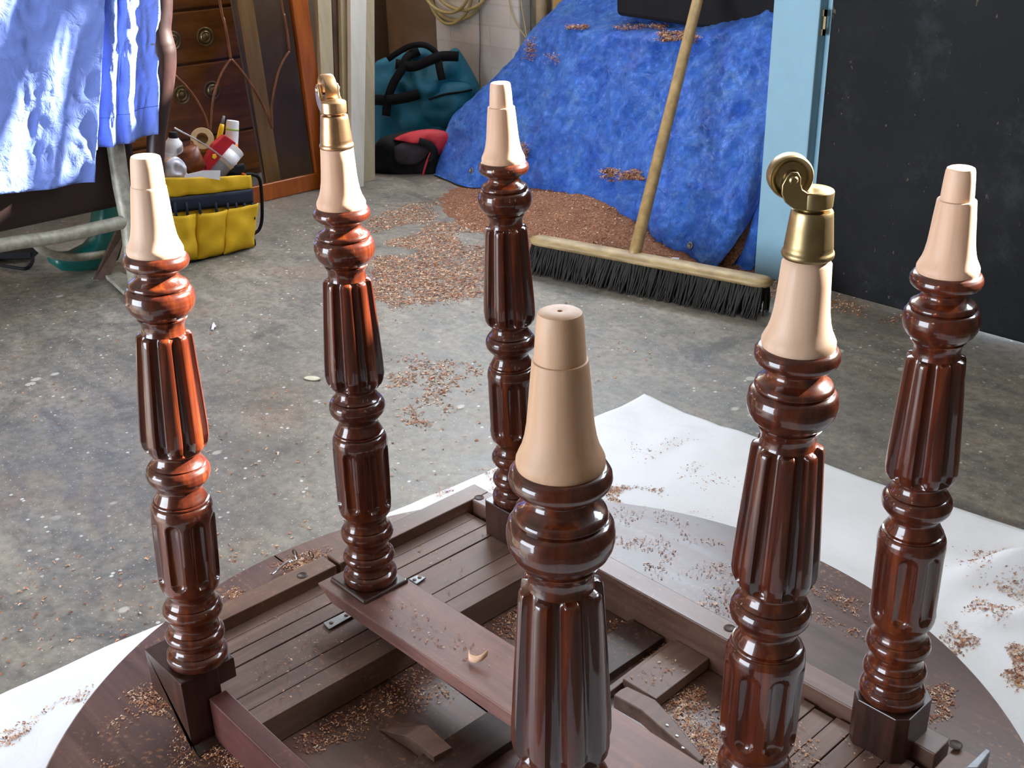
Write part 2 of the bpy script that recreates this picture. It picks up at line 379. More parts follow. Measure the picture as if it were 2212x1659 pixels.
# wide cross rail between the middle legs, tipped with a bevel
rb = MB(); y0a, y1a = .204, .288; y0b, y1b = .222, .304
rb.hexa([(-.020, y0a, Z0-.034), (.655, y0b, Z0-.034), (.655, y1b, Z0-.034), (-.020, y1a, Z0-.034), (-.044, y0a-.004, Z0-.012), (.655, y0b, Z0-.012), (.655, y1b, Z0-.012), (-.044, y1a, Z0-.012)])
rb.build('cross_rail', 'rail', table, bevel=.0012)
# centre slide, stop board, lipping, wedge and angled bracket
rb = MB().prism([(.228, -.01, Z0-.0995), (.284, -.01, Z0-.0995), (.284, .51, Z0-.0995), (.228, .51, Z0-.0995)], (0, 0, .012)); rb.build('centre_slide', 'slatd', table, bevel=.001)
tbox('lipping_strip', 'batten', .098, .218, .2675, .2715, -.0995, -.097, .0005)
bd = [at_z(1464, 1379, Z0-.082), at_z(1537, 1418, Z0-.082), at_z(1417, 1510, Z0-.082), at_z(1345, 1466, Z0-.082), ]
MB().prism([(p.x, min(p.y, .5125), p.z-.016) for p in bd], (0, 0, .016)).build('stop_board', 'slat', table, bevel=.001)
bd = [at_z(1452, 1380, Z0-.088), at_z(1462, 1385, Z0-.088), at_z(1300, 1508, Z0-.088), at_z(1290, 1500, Z0-.088)]
MB().prism([(p.x, min(p.y, .5125), p.z-.010) for p in bd], (0, 0, .010)).build('guide_strip', 'slat', table, bevel=.001)
zb = Z0-.060
bp = [at_z(x, y, zb) for x, y in [(1325, 1501), (1340, 1489), (1354.5, 1482), (1416, 1511), (1450, 1547), (1522, 1637), (1511, 1645), (1440, 1583), (1384, 1534)]]
br = MB().prism([(p.x, p.y, zb-.020) for p in bp], (0, 0, .020)).build('bracket', 'slat', table, bevel=.0015)
for x, y in ((1441, 1567), (1462, 1590), (1475, 1616)):
    p = at_z(x, y, zb); MB().lathe([(.0018, 0), (.0018, .0008), (.001, .0012)], Matrix.Translation(p), 12).build('screw', 'chrome', br, smooth=True, sharp=40)
zt = Z0-.080
A = [at_z(x, y, zz+Z0) for x, y, zz in [(819, 1576, -.0985), (883.5, 1592, -.080), (937, 1635, -.080), (976.5, 1614, -.080), (923, 1566, -.080), (881, 1559, -.0985)]]
low = lambda p: Vector((p.x, p.y, Z0-.0995))
wv = [low(A[0]), low(A[1]), low(A[2]), low(A[3]), low(A[4]), low(A[5])]+[A[0], A[1], A[2], A[3], A[4], A[5]]
MB().add(wv, [(5, 4, 3, 2, 1, 0), (6, 7, 10, 11), (7, 8, 9, 10), (0, 1, 7, 6), (1, 2, 8, 7), (2, 3, 9, 8), (3, 4, 10, 9), (4, 5, 11, 10), (5, 0, 6, 11)]).build('wooden_stop', 'slat', table, bevel=.001)
# steel plates let into the slides
for q in ([(698, 1346), (752.5, 1319), (765.5, 1329), (711, 1360)], [(883, 1251), (901, 1243), (920, 1248), (900, 1262)]):
    P = [at_z(x, y, Z0-.0565) for x, y in q]
    pt = MB().prism([(p.x, p.y, Z0-.0580) for p in P], (0, 0, .0022)).build('steel_plate', 'steel', table, bevel=.0004)
    c = (P[0]+P[1]+P[2]+P[3])/4
    for s_ in (-.3, .3):
        q2 = c+(P[1]-P[0])*s_; MB().lathe([(.0028, 0), (.0028, .0006), (.0018, .0010)], Matrix.Translation((q2.x, q2.y, Z0-.0558)), 14).build('screw', 'rust', pt, smooth=True, sharp=40)
# hook and eyes on the leaf
def ringm(c, r, wr, n=22, tilt=0):
    mt = Matrix.Translation(c) @ Matrix.Rotation(tilt, 4, 'X'); return MB().tube([mt @ Vector((r*math.cos(2*PI*i/n), 0, r*math.sin(2*PI*i/n))) for i in range(n)], wr, 8, True)
e1 = at_z(638, 1204, Z0-.0995); e2 = at_z(673, 1207, Z0-.0995)
for e_ in (e1, e2):
    ringm((e_.x, e_.y, Z0-.092), .0055, .0011).build('screw_eye', 'rust', table, smooth=True)
hk = [at_z(x, y, Z0-.092+dz) for x, y, dz in [(637, 1200, .004), (640, 1209, .004), (632, 1213, .003), (624, 1213, .002), (610, 1222, 0), (598, 1233, -.004), (592, 1238, -.004), (588, 1241, -.003), (584, 1238, .0)]]
MB().tube(catmull(hk, 5), [.0012]*11+[.0026]*8+[.0016]*10+[.0012]*12, 10).build('hook', 'chrome', table, smooth=True)
# corner plate bosses and countersunk marks
for (x, y, z) in ((1035, 1075, -.040), (1576, 1357, -.040), (653, 1243, -.040), (2064, 1609, -.040)):
    p = at_z(x, y, Z0+z); 
    MB().lathe([(.0075, 0), (.0075, .0006), (.006, .0012), (.0048, .0004)], Matrix.Translation(p), 20).build('screw_boss', 'slatd', table, smooth=True, sharp=40)
p = at_z(2105, 1650, Z0-.03)
MB().prism([at_z(2085, 1659, Z0-.034), at_z(2130, 1616, Z0-.034), at_z(2140, 1622, Z0-.034), at_z(2112, 1659, Z0-.034)], (0, 0, -.05)).build('leaf_catch', 'steel', table, bevel=.001)

# ---- legs
PROF = [(.0330, 0), (.0346, .0035), (.0349, .008), (.0340, .0115), (.0310, .014), (.0288, .0152), (.0300, .0163), (.0275, .0195), (.0262, .0225), (.0272, .0248),
 (.0300, .0280), (.0325, .0310), (.0334, .0345), (.0325, .0385), (.0300, .0415), (.0285, .0424), (.0272, .0430), (.0288, .0440), (.0272, .0470), (.0262, .0510), (.0262, .0540), (.0275, .0575), (.0300, .0610), (.0326, .0650), (.0335, .0690), (.0328, .0735), (.0304, .0772), (.0288, .0784), (.0275, .0790), (.0290, .0799), (.0270, .0830), (.0256, .0880), (.0254, .0915),
 (.0268, .0940), (.0290, .0965), (.0318, .1005), (.0332, .1060), (.0336, .1130), (.0340, .1500), (.0340, .1900), (.0338, .1975), (.0330, .2030), (.0314, .2068), (.0300, .2081), (.0288, .2087), (.0302, .2096), (.0298, .2108), (.0282, .2114), (.0272, .2120), (.0284, .2128), (.0280, .2140), (.0262, .2175), (.0240, .2225), (.0234, .2260), (.0240, .2285),
 (.0268, .2310), (.0305, .2345), (.0333, .2390), (.0341, .2440), (.0334, .2490), (.0310, .2530), (.0290, .2542), (.0276, .2548), (.0292, .2557), (.0270, .2580), (.0248, .2620), (.0236, .2660), (.0240, .2690),
 (.0285, .2705), (.0320, .2740), (.0345, .2790), (.0356, .2860), (.0352, .3000), (.0320, .3500), (.0287, .3960), (.0282, .4005), (.0274, .4028), (.0250, .4040), (.0222, .4046), (.0216, .4070), (.0213, .4105), (.0220, .4150), (.0236, .4185), (.0248, .4200), (.0252, .4212), (.0242, .4219), (.0252, .4230), (.0275, .4250), (.0312, .4290), (.0336, .4340), (.0347, .4395), (.0347, .4440), (.0335, .4490), (.0312, .4520), (.0296, .4525), (.0284, .4532), (.0298, .4541), (.0302, .4550), (.0290, .4580), (.0250, .4605), (.0216, .4635), (.0202, .4665), (.0202, .4685),
 (.0214, .4705), (.0250, .4722), (.0290, .4742), (.0314, .4768), (.0324, .4802), (.0318, .4838), (.0296, .4872), (.0276, .4884), (.0100, .4886)]
def leg_profile():
    # resample so every tight curve gets rings and the straight parts get enough of them for the flutes
    out = []
    for (r0, z0), (r1, z1) in zip(PROF[:-1], PROF[1:]):
        L = z1-z0; k = max(1, int(math.ceil(L/.0016)))
        for j in range(k):
            t = j/k; out.append((r0+(r1-r0)*t, z0+L*t))
    out.append(PROF[-1]); return out
def sst(a, b, x):
    t = max(0, min(1, (x-a)/(b-a))); return t*t*(3-2*t)
NF = 8; ND = 8
def leg_rf(r, z, th):
    if .2700 < z < .4044:      # eight broad lands with hollow flutes between, open at the top
        k = (th*NF/(2*PI)) % 1; a = (k-.5)*2*PI/NF; hw = .205*sst(.2705, .2760, z)**.5+.0001
        q = abs(a)/hw
        if q < 1: return max(r-.0078*(1-.12*sst(.30, .40, z))*sst(.2705, .2790, z)*math.sqrt(max(0, 1-q*q))**.8, .0205)
        e_ = (abs(a)-hw)/(PI/NF-hw); return r-.0009*(1-e_)**2
    if .106 < z < .198:        # round-ended flutes cut into the drum
        k = (th*ND/(2*PI)) % 1; a = (k-.5)*2*PI/ND*r    # arc distance from the flute's middle
        hw = .0076
        dz = max(0, .118-z, z-.186); q = math.hypot(a, dz)/hw
        if q < 1: return r - .0052*math.sqrt(max(0, 1-q*q))**.8
    return r
legmesh = None
def block(x0, x1, y0, y1, z0, z1, parent, top=.0, extra=None, ch=.004):
    mb = MB()
    poly = [(x0+ch, y0), (x1-ch, y0), (x1, y0+ch), (x1, y1-ch), (x1-ch, y1), (x0+ch, y1), (x0, y1-ch), (x0, y0+ch)]
    cx, cy = (x0+x1)/2, (y0+y1)/2
    bot = [(a, b, z0) for a, b in poly]; tp = [(cx+(a-cx)*(1-top), cy+(b-cy)*(1-top), z1) for a, b in poly]; n = 8
    mb.add(bot+tp, [tuple(range(n))[::-1], tuple(range(n, 2*n))]+[(i, (i+1) % n, (i+1) % n+n, i+n) for i in range(n)])
    if extra: mb.box(*extra)
    return mb.build('corner_block', 'block', parent, bevel=.0012)
LEGS = [ # x, y, tilt x, tilt y, stretch, lift, caster?, block extents
 (.0002, .0056, .0123, .0524, 1.0008, .0022, 0, (-.067, .0265, -.031, .0375, -.029, -.001), (-.067, .0265, -.031, .016, -.0990, -.030)),
 (.0009, .2538, .0008, .0101, 1.015, -.0066, 1, (-.040, .0400, .2155, .2880, -.0115, -.0075), None),
 (-.001, .5178, -.0084, -.0119, 1.0105, -.0002, 0, (-.0345, .0345, .4835, .5525, -.0575, -.0015), None),
 (.6074, -.005, -.0022, .003, 1.0388, -.0095, 0, (.575, .645, -.038, .030, -.0990, -.0105), None),
 (.5979, .253, .0184, -.0083, .9979, .0134, 2, (.562, .634, .2175, .290, -.0115, .0125), None),
 (.5951, .5175, -.0117, -.0081, .9903, .0044, 0, (.5645, .6305, .4835, .5510, -.0575, .0035), None),
]
def foot_post(step, leg, socket):
    if socket:
        pr = [(.0272, .4884), (.0276, .4905), (.0275, .4935), (.0262, .4965), (.0240, .5010), (.0222, .5070), (.0206, .5160), (.0196, .5270), (.0188, .5400), (.0180, .5540), (.0150, .5580)]
    else:
        s2 = .0168-step
        pr = [(.0272, .4884), (.0276, .4905), (.0275, .4935), (.0262, .4965), (.0240, .5010), (.0222, .5070), (.0206, .5160), (.0195, .5270), (.0184, .5400), (.0171, .5530), (.0169, .5552), (.0166, .5558), (s2, .5561), (s2-.0004, .5640), (s2-.0011, .5740), (s2-.0018, .5815), (s2-.0026, .5842), (s2-.0042, .5851), (.0022, .5852), (.0016, .5851), (.0014, .5836)]
    return MB().lathe(pr, None, 48)
def sector(t):
    return Matrix.Rotation(t, 4, 'Z')
for i, (x, y, tx, ty, sc, lift, cast, bl, ex) in enumerate(LEGS):
    zax = Vector((tx, ty, 1)).normalized(); q = Vector((0, 0, 1)).rotation_difference(zax)
    mw = Matrix.Translation((x, y, Z0+lift)) @ q.to_matrix().to_4x4() @ Matrix.Diagonal((1, 1, sc, 1))
    spin = [0.35, .12, .5, .28, .62, .05][i]
    if legmesh is None:
        lm = MB().lathe(leg_profile(), None, 144, leg_rf).build('leg', 'varnish', table, smooth=True, sharp=50); legmesh = lm.data
    else:
        lm = bpy.data.objects.new('leg', legmesh); COL.objects.link(lm); lm.parent = table
    lm.matrix_parent_inverse = world_of(table).inverted()
    lm.matrix_basis = mw @ Matrix.Rotation(spin, 4, 'Z')
    mat = 'palet' if i == 3 else 'pale'
    fp = foot_post([.0006, 0, .0022, .0013, 0, .0024][i], lm, cast).build('bare_wood_foot', mat, None, smooth=True, sharp=38)
    fp.parent = lm; fp['label'] = 'pale unfinished turned wood foot'
    x0, x1, y0, y1, z0, z1 = bl; ee = ex and (ex[0], ex[1], ex[2], ex[3], Z0+ex[4], Z0+ex[5])
    if i == 0:
        fc = [at_y(a_, b_, -.031) for a_, b_ in ((311.5, 1399), (330.5, 1488), (350, 1508), (368.5, 1529), (374, 1545), (379, 1562), (400, 1590), (425.5, 1618))]
        fc = [(p_.x, -.031, min(p_.z, Z0-.001)) for p_ in fc]; fc[-1] = (fc[-1][0], -.031, .0255); fc += [(.0265, -.031, .0255), (.0265, -.031, Z0-.001)]
        bk_ = MB().prism(fc, (0, .047, 0)); bk_.box(-.066, .0262, .0155, .0375, Z0-.029, Z0-.0012); bk_.build('corner_block', 'block', lm, bevel=.001)
    else: block(x0, x1, y0, y1, Z0+z0, Z0+z1, lm, top=(.06 if cast else 0), extra=ee, ch=.010 if i == 5 else .003)
    if cast:
        bm_ = 'brassp' if cast == 1 else 'brass'; dzc = -.0055 if cast == 1 else 0
        pr = [(.0178, .5585), (.0186, .5596), (.0189, .5612), (.0186, .5630), (.0178, .5638), (.0177, .5650), (.0174, .5662), (.0175, .5672), (.0173, .5690), (.0162, .5800), (.0152, .5900), (.0149, .5925), (.0143, .5938), (.0110, .5942), (.0098, .5944)]
        sk = MB().lathe([(r, z+dzc) for r, z in pr], None, 48).build('caster_socket', bm_, None, smooth=True, sharp=45); sk.parent = lm; sk['label'] = 'brass caster socket'
        # direction (in the leg frame) towards which the wheel trails
        base = -RI if cast == 2 else (-RI*.42+Vector((FW.x, FW.y, 0)).normalized()*.9)
        d = Vector((base.x, base.y, 0)).normalized(); d = Matrix.Rotation(-spin, 3, 'Z') @ d; sd = Vector((-d.y, d.x, 0))
        zc = .5950+dzc; off = .0182; zw = zc+.0235
        fk = MB(); fk.lathe([(.0095, zc-.0012), (.0095, zc+.0004), (.0130, zc+.0008), (.0139, zc+.002), (.0141, zc+.0120), (.0136, zc+.0134), (.0120, zc+.0140), (.0085, zc+.0142), (.0070, zc+.0152), (.0020, zc+.0156)], None, 36)
        for s_ in (-1, 1):
            o_ = sd*(s_*.0100)
            q_ = [(-.004, .0012), (.010, .0012), (.0165, .0030), (.0225, .0075), (.0255, .0135), (.0258, .0200), (off+.0048, .0262), (off+.0020, .0292), (off-.0024, .0290), (off-.0050, .0250), (off-.0052, .0205), (off-.0068, .0165), (.0075, .0140), (-.004, .0138)]
            poly = [d*a_+Vector((0, 0, zc+b_))+o_-sd*.0019 for a_, b_ in q_]; fk.prism(poly, sd*.0038)
        fo = fk.build('caster_fork', bm_, None, smooth=True, bevel=.0006, sharp=35); fo.parent = lm
        rot = Matrix((d, Vector((0, 0, 1)), sd)).transposed().to_4x4()
        wm = Matrix.Translation(d*off+Vector((0, 0, zw))) @ rot
        wr = .0156
        wp = [(.0030, -.0072), (.0052, -.0072), (.0056, -.0048), (.0108, -.0040), (.0128, -.0062), (wr-.0008, -.0066), (wr, -.0050), (wr, .0050), (wr-.0008, .0066), (.0128, .0062), (.0108, .0040), (.0056, .0048), (.0052, .0072), (.0030, .0072)]
        wl = MB().lathe(wp, wm, 40); wl.lathe([(.0022, -.0135), (.0032, -.0125), (.0032, .0125), (.0022, .0135)], wm, 16)
        wo = wl.build('caster_wheel', bm_, None, smooth=True, sharp=40); wo.parent = lm; wo['label'] = 'small brass caster wheel'

# ================================================================== DUST SHEET
def sheet_z(x, y):
    d = math.hypot(x-TC[0], y-TC[1])-TR; wgt = sst(.01, .12, d)
    z = .0012+wgt*(.003+.006*max(0, nz((x, y, 0), 5, 1))+.004*abs(nz((x, y, 0), 14, 5)))
    t = (x-.45)*.80+(y-.93)*.60; s2 = -(x-.45)*.60+(y-.93)*.80
    z += wgt*(.046*math.exp(-((s2-.03*math.sin(t*9))/.026)**2)*sst(-.02, .12, t)+.022*math.exp(-((s2+.10-.02*math.sin(t*7))/.024)**2)*sst(.0, .12, t)+.018*math.exp(-((s2-.12)/.02)**2)*sst(.1, .2, t))
    return z
def sheet():
    X0, X1, Y0_, Y1_ = -.262, 1.25, -.62, 1.112; nx, ny = 190, 210; g = []
    for j in range(ny+1):
        row = []
        for i in range(nx+1):
            u = i/nx; v = j/ny
            x = X0+(X1-X0)*u; y = Y0_+(Y1_-Y0_)*v
            if u < .05: x += .022*nz((0, y, 0), 3.5, 3)*(1-u/.05)
            if v > .95:
                k = (v-.95)/.05; y += (.022*nz((x, 0, 0), 4, 9)+.02*math.exp(-((x-.5)/.10)**2)+.035*math.exp(-((x-.62)/.05)**2)-.035*math.exp(-((x-.555)/.03)**2))*k
            z = sheet_z(x, y)
            row.append((x, y, z))
        g.append(row)
    return MB().grid(g)
tag(sheet().build('dust_sheet', 'sheet', smooth=True, solid=.0014), 'white cotton dust sheet spread on the floor under the upturned table', 'dust sheet')

# ================================================================== BACKGROUND
# ---- blue tarpaulin over a heap: rows from hem to top, each (px, py, y)
TR_ROWS = [
 [(936, 388, 1.93), (1004, 410, 1.90), (1062, 402, 1.95), (1120, 398, 1.99), (1186, 426, 1.98), (1250, 455, 1.95), (1312, 480, 1.92), (1398, 520, 1.90), (1412, 556, 1.86), (1470, 578, 1.83), (1522, 588, 1.80), (1548, 574, 1.80), (1590, 520, 1.84), (1640, 440, 1.92), (1672, 400, 1.96)],
 [(944, 345, 1.96), (1010, 372, 1.94), (1066, 368, 1.97), (1124, 366, 2.00), (1190, 392, 1.96), (1256, 425, 1.92), (1318, 448, 1.885), (1402, 470, 1.87), (1422, 500, 1.84), (1476, 530, 1.82), (1530, 545, 1.80), (1560, 520, 1.81), (1606, 450, 1.86), (1644, 390, 1.93), (1672, 350, 1.97)],
 [(960, 290, 2.00), (1018, 310, 1.99), (1072, 310, 2.01), (1130, 312, 2.02), (1195, 335, 1.985), (1262, 365, 1.96), (1325, 375, 1.93), (1404, 392, 1.91), (1445, 420, 1.88), (1500, 440, 1.86), (1550, 440, 1.86), (1590, 410, 1.88), (1622, 360, 1.91), (1650, 320, 1.96), (1672, 290, 1.99)],
 [(978, 250, 2.04), (1032, 232, 2.06), (1086, 238, 2.05), (1140, 240, 2.06), (1200, 255, 2.03), (1266, 275, 2.01), (1330, 285, 1.99), (1404, 295, 1.97), (1455, 305, 1.96), (1508, 310, 1.95), (1556, 305, 1.95), (1598, 290, 1.96), (1630, 260, 1.98), (1655, 235, 2.01), (1674, 215, 2.03)],
 [(1010, 222, 2.10), (1062, 186, 2.12), (1104, 172, 2.11), (1150, 170, 2.10), (1210, 175, 2.08), (1272, 185, 2.07), (1335, 188, 2.05), (1404, 192, 2.04), (1458, 196, 2.03), (1512, 192, 2.03), (1560, 188, 2.03), (1600, 175, 2.04), (1634, 160, 2.05), (1658, 145, 2.07), (1674, 135, 2.08)],
 [(1052, 192, 2.16), (1096, 146, 2.17), (1126, 118, 2.16), (1166, 112, 2.14), (1218, 108, 2.13), (1278, 112, 2.12), (1340, 112, 2.11), (1404, 112, 2.10), (1460, 114, 2.09), (1514, 108, 2.09), (1562, 100, 2.10), (1602, 92, 2.10), (1636, 82, 2.11), (1660, 70, 2.13), (1676, 62, 2.14)],
 [(1092, 150, 2.22), (1128, 112, 2.22), (1150, 72, 2.21), (1186, 66, 2.18), (1230, 66, 2.16), (1284, 72, 2.15), (1344, 72, 2.14), (1404, 74, 2.13), (1462, 82, 2.11), (1516, 76, 2.12), (1564, 62, 2.14), (1604, 50, 2.16), (1638, 38, 2.17), (1662, 26, 2.18), (1678, 18, 2.19)],
 [(1112, 128, 2.28), (1140, 86, 2.28), (1180, 40, 2.27), (1210, 30, 2.27), (1250, 32, 2.26), (1300, 40, 2.25), (1352, 44, 2.25), (1408, 44, 2.26), (1464, 50, 2.26), (1518, 44, 2.26), (1566, 32, 2.27), (1606, 18, 2.28), (1640, 6, 2.28), (1664, -6, 2.28), (1680, -14, 2.28)],
 [(1124, 108, 2.33), (1152, 66, 2.33), (1240, -14, 2.35), (1262, -20, 2.35), (1290, -18, 2.35), (1330, -10, 2.35), (1370, -4, 2.35), (1414, 0, 2.35), (1466, 6, 2.35), (1520, 2, 2.35), (1568, -6, 2.35), (1608, -18, 2.35), (1642, -26, 2.35), (1666, -36, 2.35), (1682, -40, 2.35)],
]
def bilerp_rows(rows, ku, kv):
    P = [[at_y(*p) for p in r] for r in rows]
    P = [catmull(r, ku) for r in P]; cols = [catmull(list(c), kv) for c in zip(*P)]
    return [list(r) for r in zip(*cols)]
tg = bilerp_rows(TR_ROWS, 12, 14)
for j, r in enumerate(tg):
    for i, p in enumerate(r):
        ed = min(1, j/6, i/6, (len(r)-1-i)/6)
        # broad folds running up the heap, then creases
        fo = .020*nz((p.x*1.0, p.y*.4, p.z*.35), 5.5, 2)+.010*(1-abs(nz((p.x*1.3+p.z*.6, p.y, p.z*.5), 9, 6))*2)+.0080*(1-abs(nz(p, 22, 8))*2)+.0040*(1-abs(nz(p, 55, 4))*2)
        tg[j][i] = p+Vector((.12, -.85, .25))*(fo*(.35+.65*ed)-.006)
        tg[j][i].z = max(tg[j][i].z, .006)
tarp = MB().grid(tg).build('tarpaulin', 'tarp', smooth=True, solid=.0012)
TARP = tag(tarp, 'large crumpled blue tarpaulin thrown over a heap left of the pale blue post', 'tarpaulin')
for (px, py, y) in ((1503, 533, 1.795), (1019, 371, 1.925)):
    pass
# the tail of tarpaulin hanging down behind, beside the post
tail = [[(1560, 585, 1.86), (1592, 600, 1.85), (1622, 592, 1.86), (1640, 540, 1.90)], [(1575, 540, 1.885), (1604, 545, 1.875), (1632, 530, 1.88), (1650, 490, 1.92)], [(1595, 480, 1.92), (1620, 475, 1.90), (1644, 460, 1.90), (1660, 430, 1.94)], [(1610, 420, 1.97), (1635, 410, 1.96), (1655, 400, 1.96), (1670, 380, 1.98)]]
tg2 = bilerp_rows(tail, 8, 8)
tg2 = [[p+Vector((0, -1, 0))*(.008*nz(p, 22, 4)) for p in r] for r in tg2]
for r in tg2:
    for p in r: p.z = max(p.z, .004)
MB().grid(tg2).build('tarpaulin_tail', 'tarp', tarp, smooth=True, solid=.0012)
# eyelets
def on_tarp(px, py):
    best = None; v = ray(px, py).normalized()
    for r in tg:
        for p in r:
            d = p-C; t = d.dot(v); e_ = (d-v*t).length
            if best is None or e_ < best[0]: best = (e_, p)
    return best[1]
for px, py in ((1492, 531), (1019, 370)):
    p = on_tarp(px, py); mt = Matrix.Translation(p+Vector((.003, -.006, .002))) @ Matrix.Rotation(PI/2*.8, 4, 'X') 
    MB().lathe([(.0045, -.001), (.0095, -.001), (.010, .0003), (.0085, .0016), (.0055, .0016), (.0045, .0002)], mt, 24).build('eyelet', 'steel', tarp, smooth=True)

# the heap under it, a filled mass so the tarpaulin rests on something
hp = MB()
rows = []
for j in range(0, len(tg), 6):
    rows.append([Vector((p.x, p.y+.035, max(.0, p.z-.03))) for p in tg[j][::6]])
hp.grid(rows); rows2 = [[Vector((p.x, p.y, p.z)) for p in rows[-1]], [Vector((p.x, 2.40, p.z)) for p in rows[-1]], [Vector((p.x, 2.40, 0)) for p in rows[-1]]]
hp.grid(rows2)
tag(hp.build('rubble_heap', 'pile', smooth=True), 'brown heap of shavings mostly hidden under the blue tarpaulin', 'heap')

# black case on top
a = at_y(1350, 22, 2.24); b = at_y(1672, 48, 2.24)
bx = MB().hexa([(a.x, 2.20, a.z-.012), (-.62, 2.16, a.z-.030), (-.60, 2.34, a.z-.02), (a.x+.0, 2.36, a.z-.01), (a.x-.01, 2.20, a.z+.16), (-.62, 2.16, a.z+.16), (-.60, 2.34, a.z+.16), (a.x-.01, 2.36, a.z+.16)])
bc = bx.build('black_case', 'black', bevel=.012); tag(bc, 'black box resting on top of the blue tarpaulin', 'box')

# ---- sawdust pile and shavings
def pile():
    X0, X1, Y0_, Y1_ = -2.05, -.50, 1.50, 2.02; nx, ny = 120, 50; g = []
    for j in range(ny+1):
        row = []
        for i in range(nx+1):
            x = X0+(X1-X0)*i/nx; y = Y0_+(Y1_-Y0_)*j/ny
            ax = math.exp(-((x+1.12)/.34)**2); ay = sst(1.55+.10*nz((x, 0, 0), 3, 1)+.12*abs(x+1.15), 1.95, y)
            z = .062*ax*ay+.012*sst(1.68+.1*nz((x, 0, 0), 5, 2), 1.86, y)*sst(-1.80, -1.35, x)*sst(-.49, -.8, x)
            z += (.004*nz((x, y, 0), 30, 1)+.003*nz((x, y, 0), 80, 1))*min(1, z/.01)-.0025
            row.append((x, y, z))
        g.append(row)
    return MB().grid(g)
PG = pile()
tag(PG.build('sawdust_heap', 'pile', smooth=True), 'low brown heap of wood shavings swept up behind the broom', 'sawdust', kind='stuff')
def pile_z(x, y):
    if not (-2.05 < x < -.5 and 1.5 < y < 2.02): return 0
    i = int((x+2.05)/1.55*120); j = int((y-1.5)/.52*50); return max(0, PG.v[min(j, 50)*121+min(i, 120)][2])
def chips(pts, smin, smax):
    mb = MB()
    for p, nrm in pts:
        L = random.uniform(smin, smax); wd = L*random.uniform(.22, .55); a = random.uniform(0, 2*PI)
        t = Vector((math.cos(a), math.sin(a), random.uniform(-.25, .35))).normalized(); s_ = Vector((0, 0, 1)).cross(t).normalized(); u = t.cross(s_)
        cv = random.uniform(0, .5)*L; p = Vector(p)+Vector(nrm)*(.0004+wd*.15)
        q = [p-t*L*.5, p+u*cv*.7, p+t*L*.5]
        vs = []
        for k in q: vs += [k-s_*wd*.5, k+s_*wd*.5+u*wd*.15]
        mb.add(vs, [(0, 1, 3, 2), (2, 3, 5, 4)])
    return mb
def in_px(poly):
    xs = [p[0] for p in poly]; ys = [p[1] for p in poly]
    while True:
        x = random.uniform(min(xs), max(xs)); y = random.uniform(min(ys), max(ys)); c = False; j = len(poly)-1
        for i in range(len(poly)):
            if (poly[i][1] > y) != (poly[j][1] > y) and x < (poly[j][0]-poly[i][0])*(y-poly[i][1])/(poly[j][1]-poly[i][1])+poly[i][0]: c = not c
            j = i
        if c: return x, y
def scatter(n, poly, z, thr=None, sc=8, seed=0):
    out = []; tries = 0
    while len(out) < n and tries < n*12:
        tries += 1; q_ = in_px(poly); p = at_z(q_[0]+random.gauss(0, 9), q_[1]+random.gauss(0, 5), z)
        if thr is not None and nz((p.x, p.y, 0), sc, seed)+random.uniform(-.12, .12) < thr: continue
        out.append((p, (0, 0, 1)))
    return out
pts = []
for k in range(7000):
    x = random.gauss(-1.2, .34); y = random.uniform(1.56, 2.0); zz = pile_z(x, y)
    if zz > .001: pts.append(((x, y, zz), (0, 0, 1)))
pts += scatter(15000, [(790, 470), (900, 440), (1060, 425), (1150, 430), (1160, 500), (1048, 560), (1040, 640), (860, 660), (800, 700), (800, 560)], 0, -.20, 9, 2)
pts += scatter(900, [(830, 780), (900, 770), (1040, 790), (1030, 830), (930, 920), (880, 920), (850, 860)], 0, -.08, 14, 4)
pts += scatter(900, [(1640, 600), (1700, 610), (1950, 680), (1950, 700), (1700, 650), (1640, 640)], 0, -.2, 9, 5)
pts += scatter(1000, [(0, 700), (690, 470), (1040, 420), (1700, 640), (1000, 1000), (400, 1300), (0, 1560)], 0, -.1, 3, 6)
tag(chips(pts, .0025, .0075).build('floor_shavings', 'chip'), 'reddish brown wood shavings strewn over the concrete floor before the tarpaulin', 'wood shavings', kind='stuff')
pts = scatter(500, [(1300, 1050), (1420, 1060), (1420, 1100), (1320, 1090)], .006, .0, 16, 1)+scatter(160, [(1340, 960), (1500, 940), (1700, 1060), (1500, 1130)], .006, .05, 14, 2)
pts += scatter(700, [(2040, 1350), (2140, 1250), (2212, 1240), (2212, 1300), (2060, 1400), (2020, 1390)], .022, -.02, 14, 3)+scatter(500, [(2110, 1400), (2212, 1380), (2212, 1480), (2150, 1440)], .012, .05, 18, 5)
pts += scatter(200, [(0, 1600), (200, 1480), (130, 1600), (90, 1659), (0, 1659)], .004, .0, 12, 7)+scatter(120, [(930, 1070), (1060, 1010), (1060, 1060)], .006, .0, 12, 7)+scatter(150, [(2050, 1180), (2180, 1180), (2120, 1280)], .012, .05, 12, 7)
pts = [((p.x, p.y, sheet_z(p.x, p.y)+.0012), n_) for p, n_ in pts]
tag(chips(pts, .0015, .0045).build('sheet_shavings', 'chip'), 'brown wood shavings sprinkled over the white dust sheet', 'wood shavings', kind='stuff')
ZL = .0255
pts = scatter(700, [(1330, 1090), (1480, 1120), (1560, 1180), (1640, 1290), (1600, 1360), (1480, 1290), (1330, 1180)], ZL, .0, 20, 3)
pts += scatter(350, [(1700, 1240), (1850, 1290), (1880, 1380), (1780, 1350)], ZL, .0, 18, 3)+scatter(400, [(2000, 1480), (2060, 1480), (2050, 1550), (2000, 1560)], ZL, .0, 20, 3)
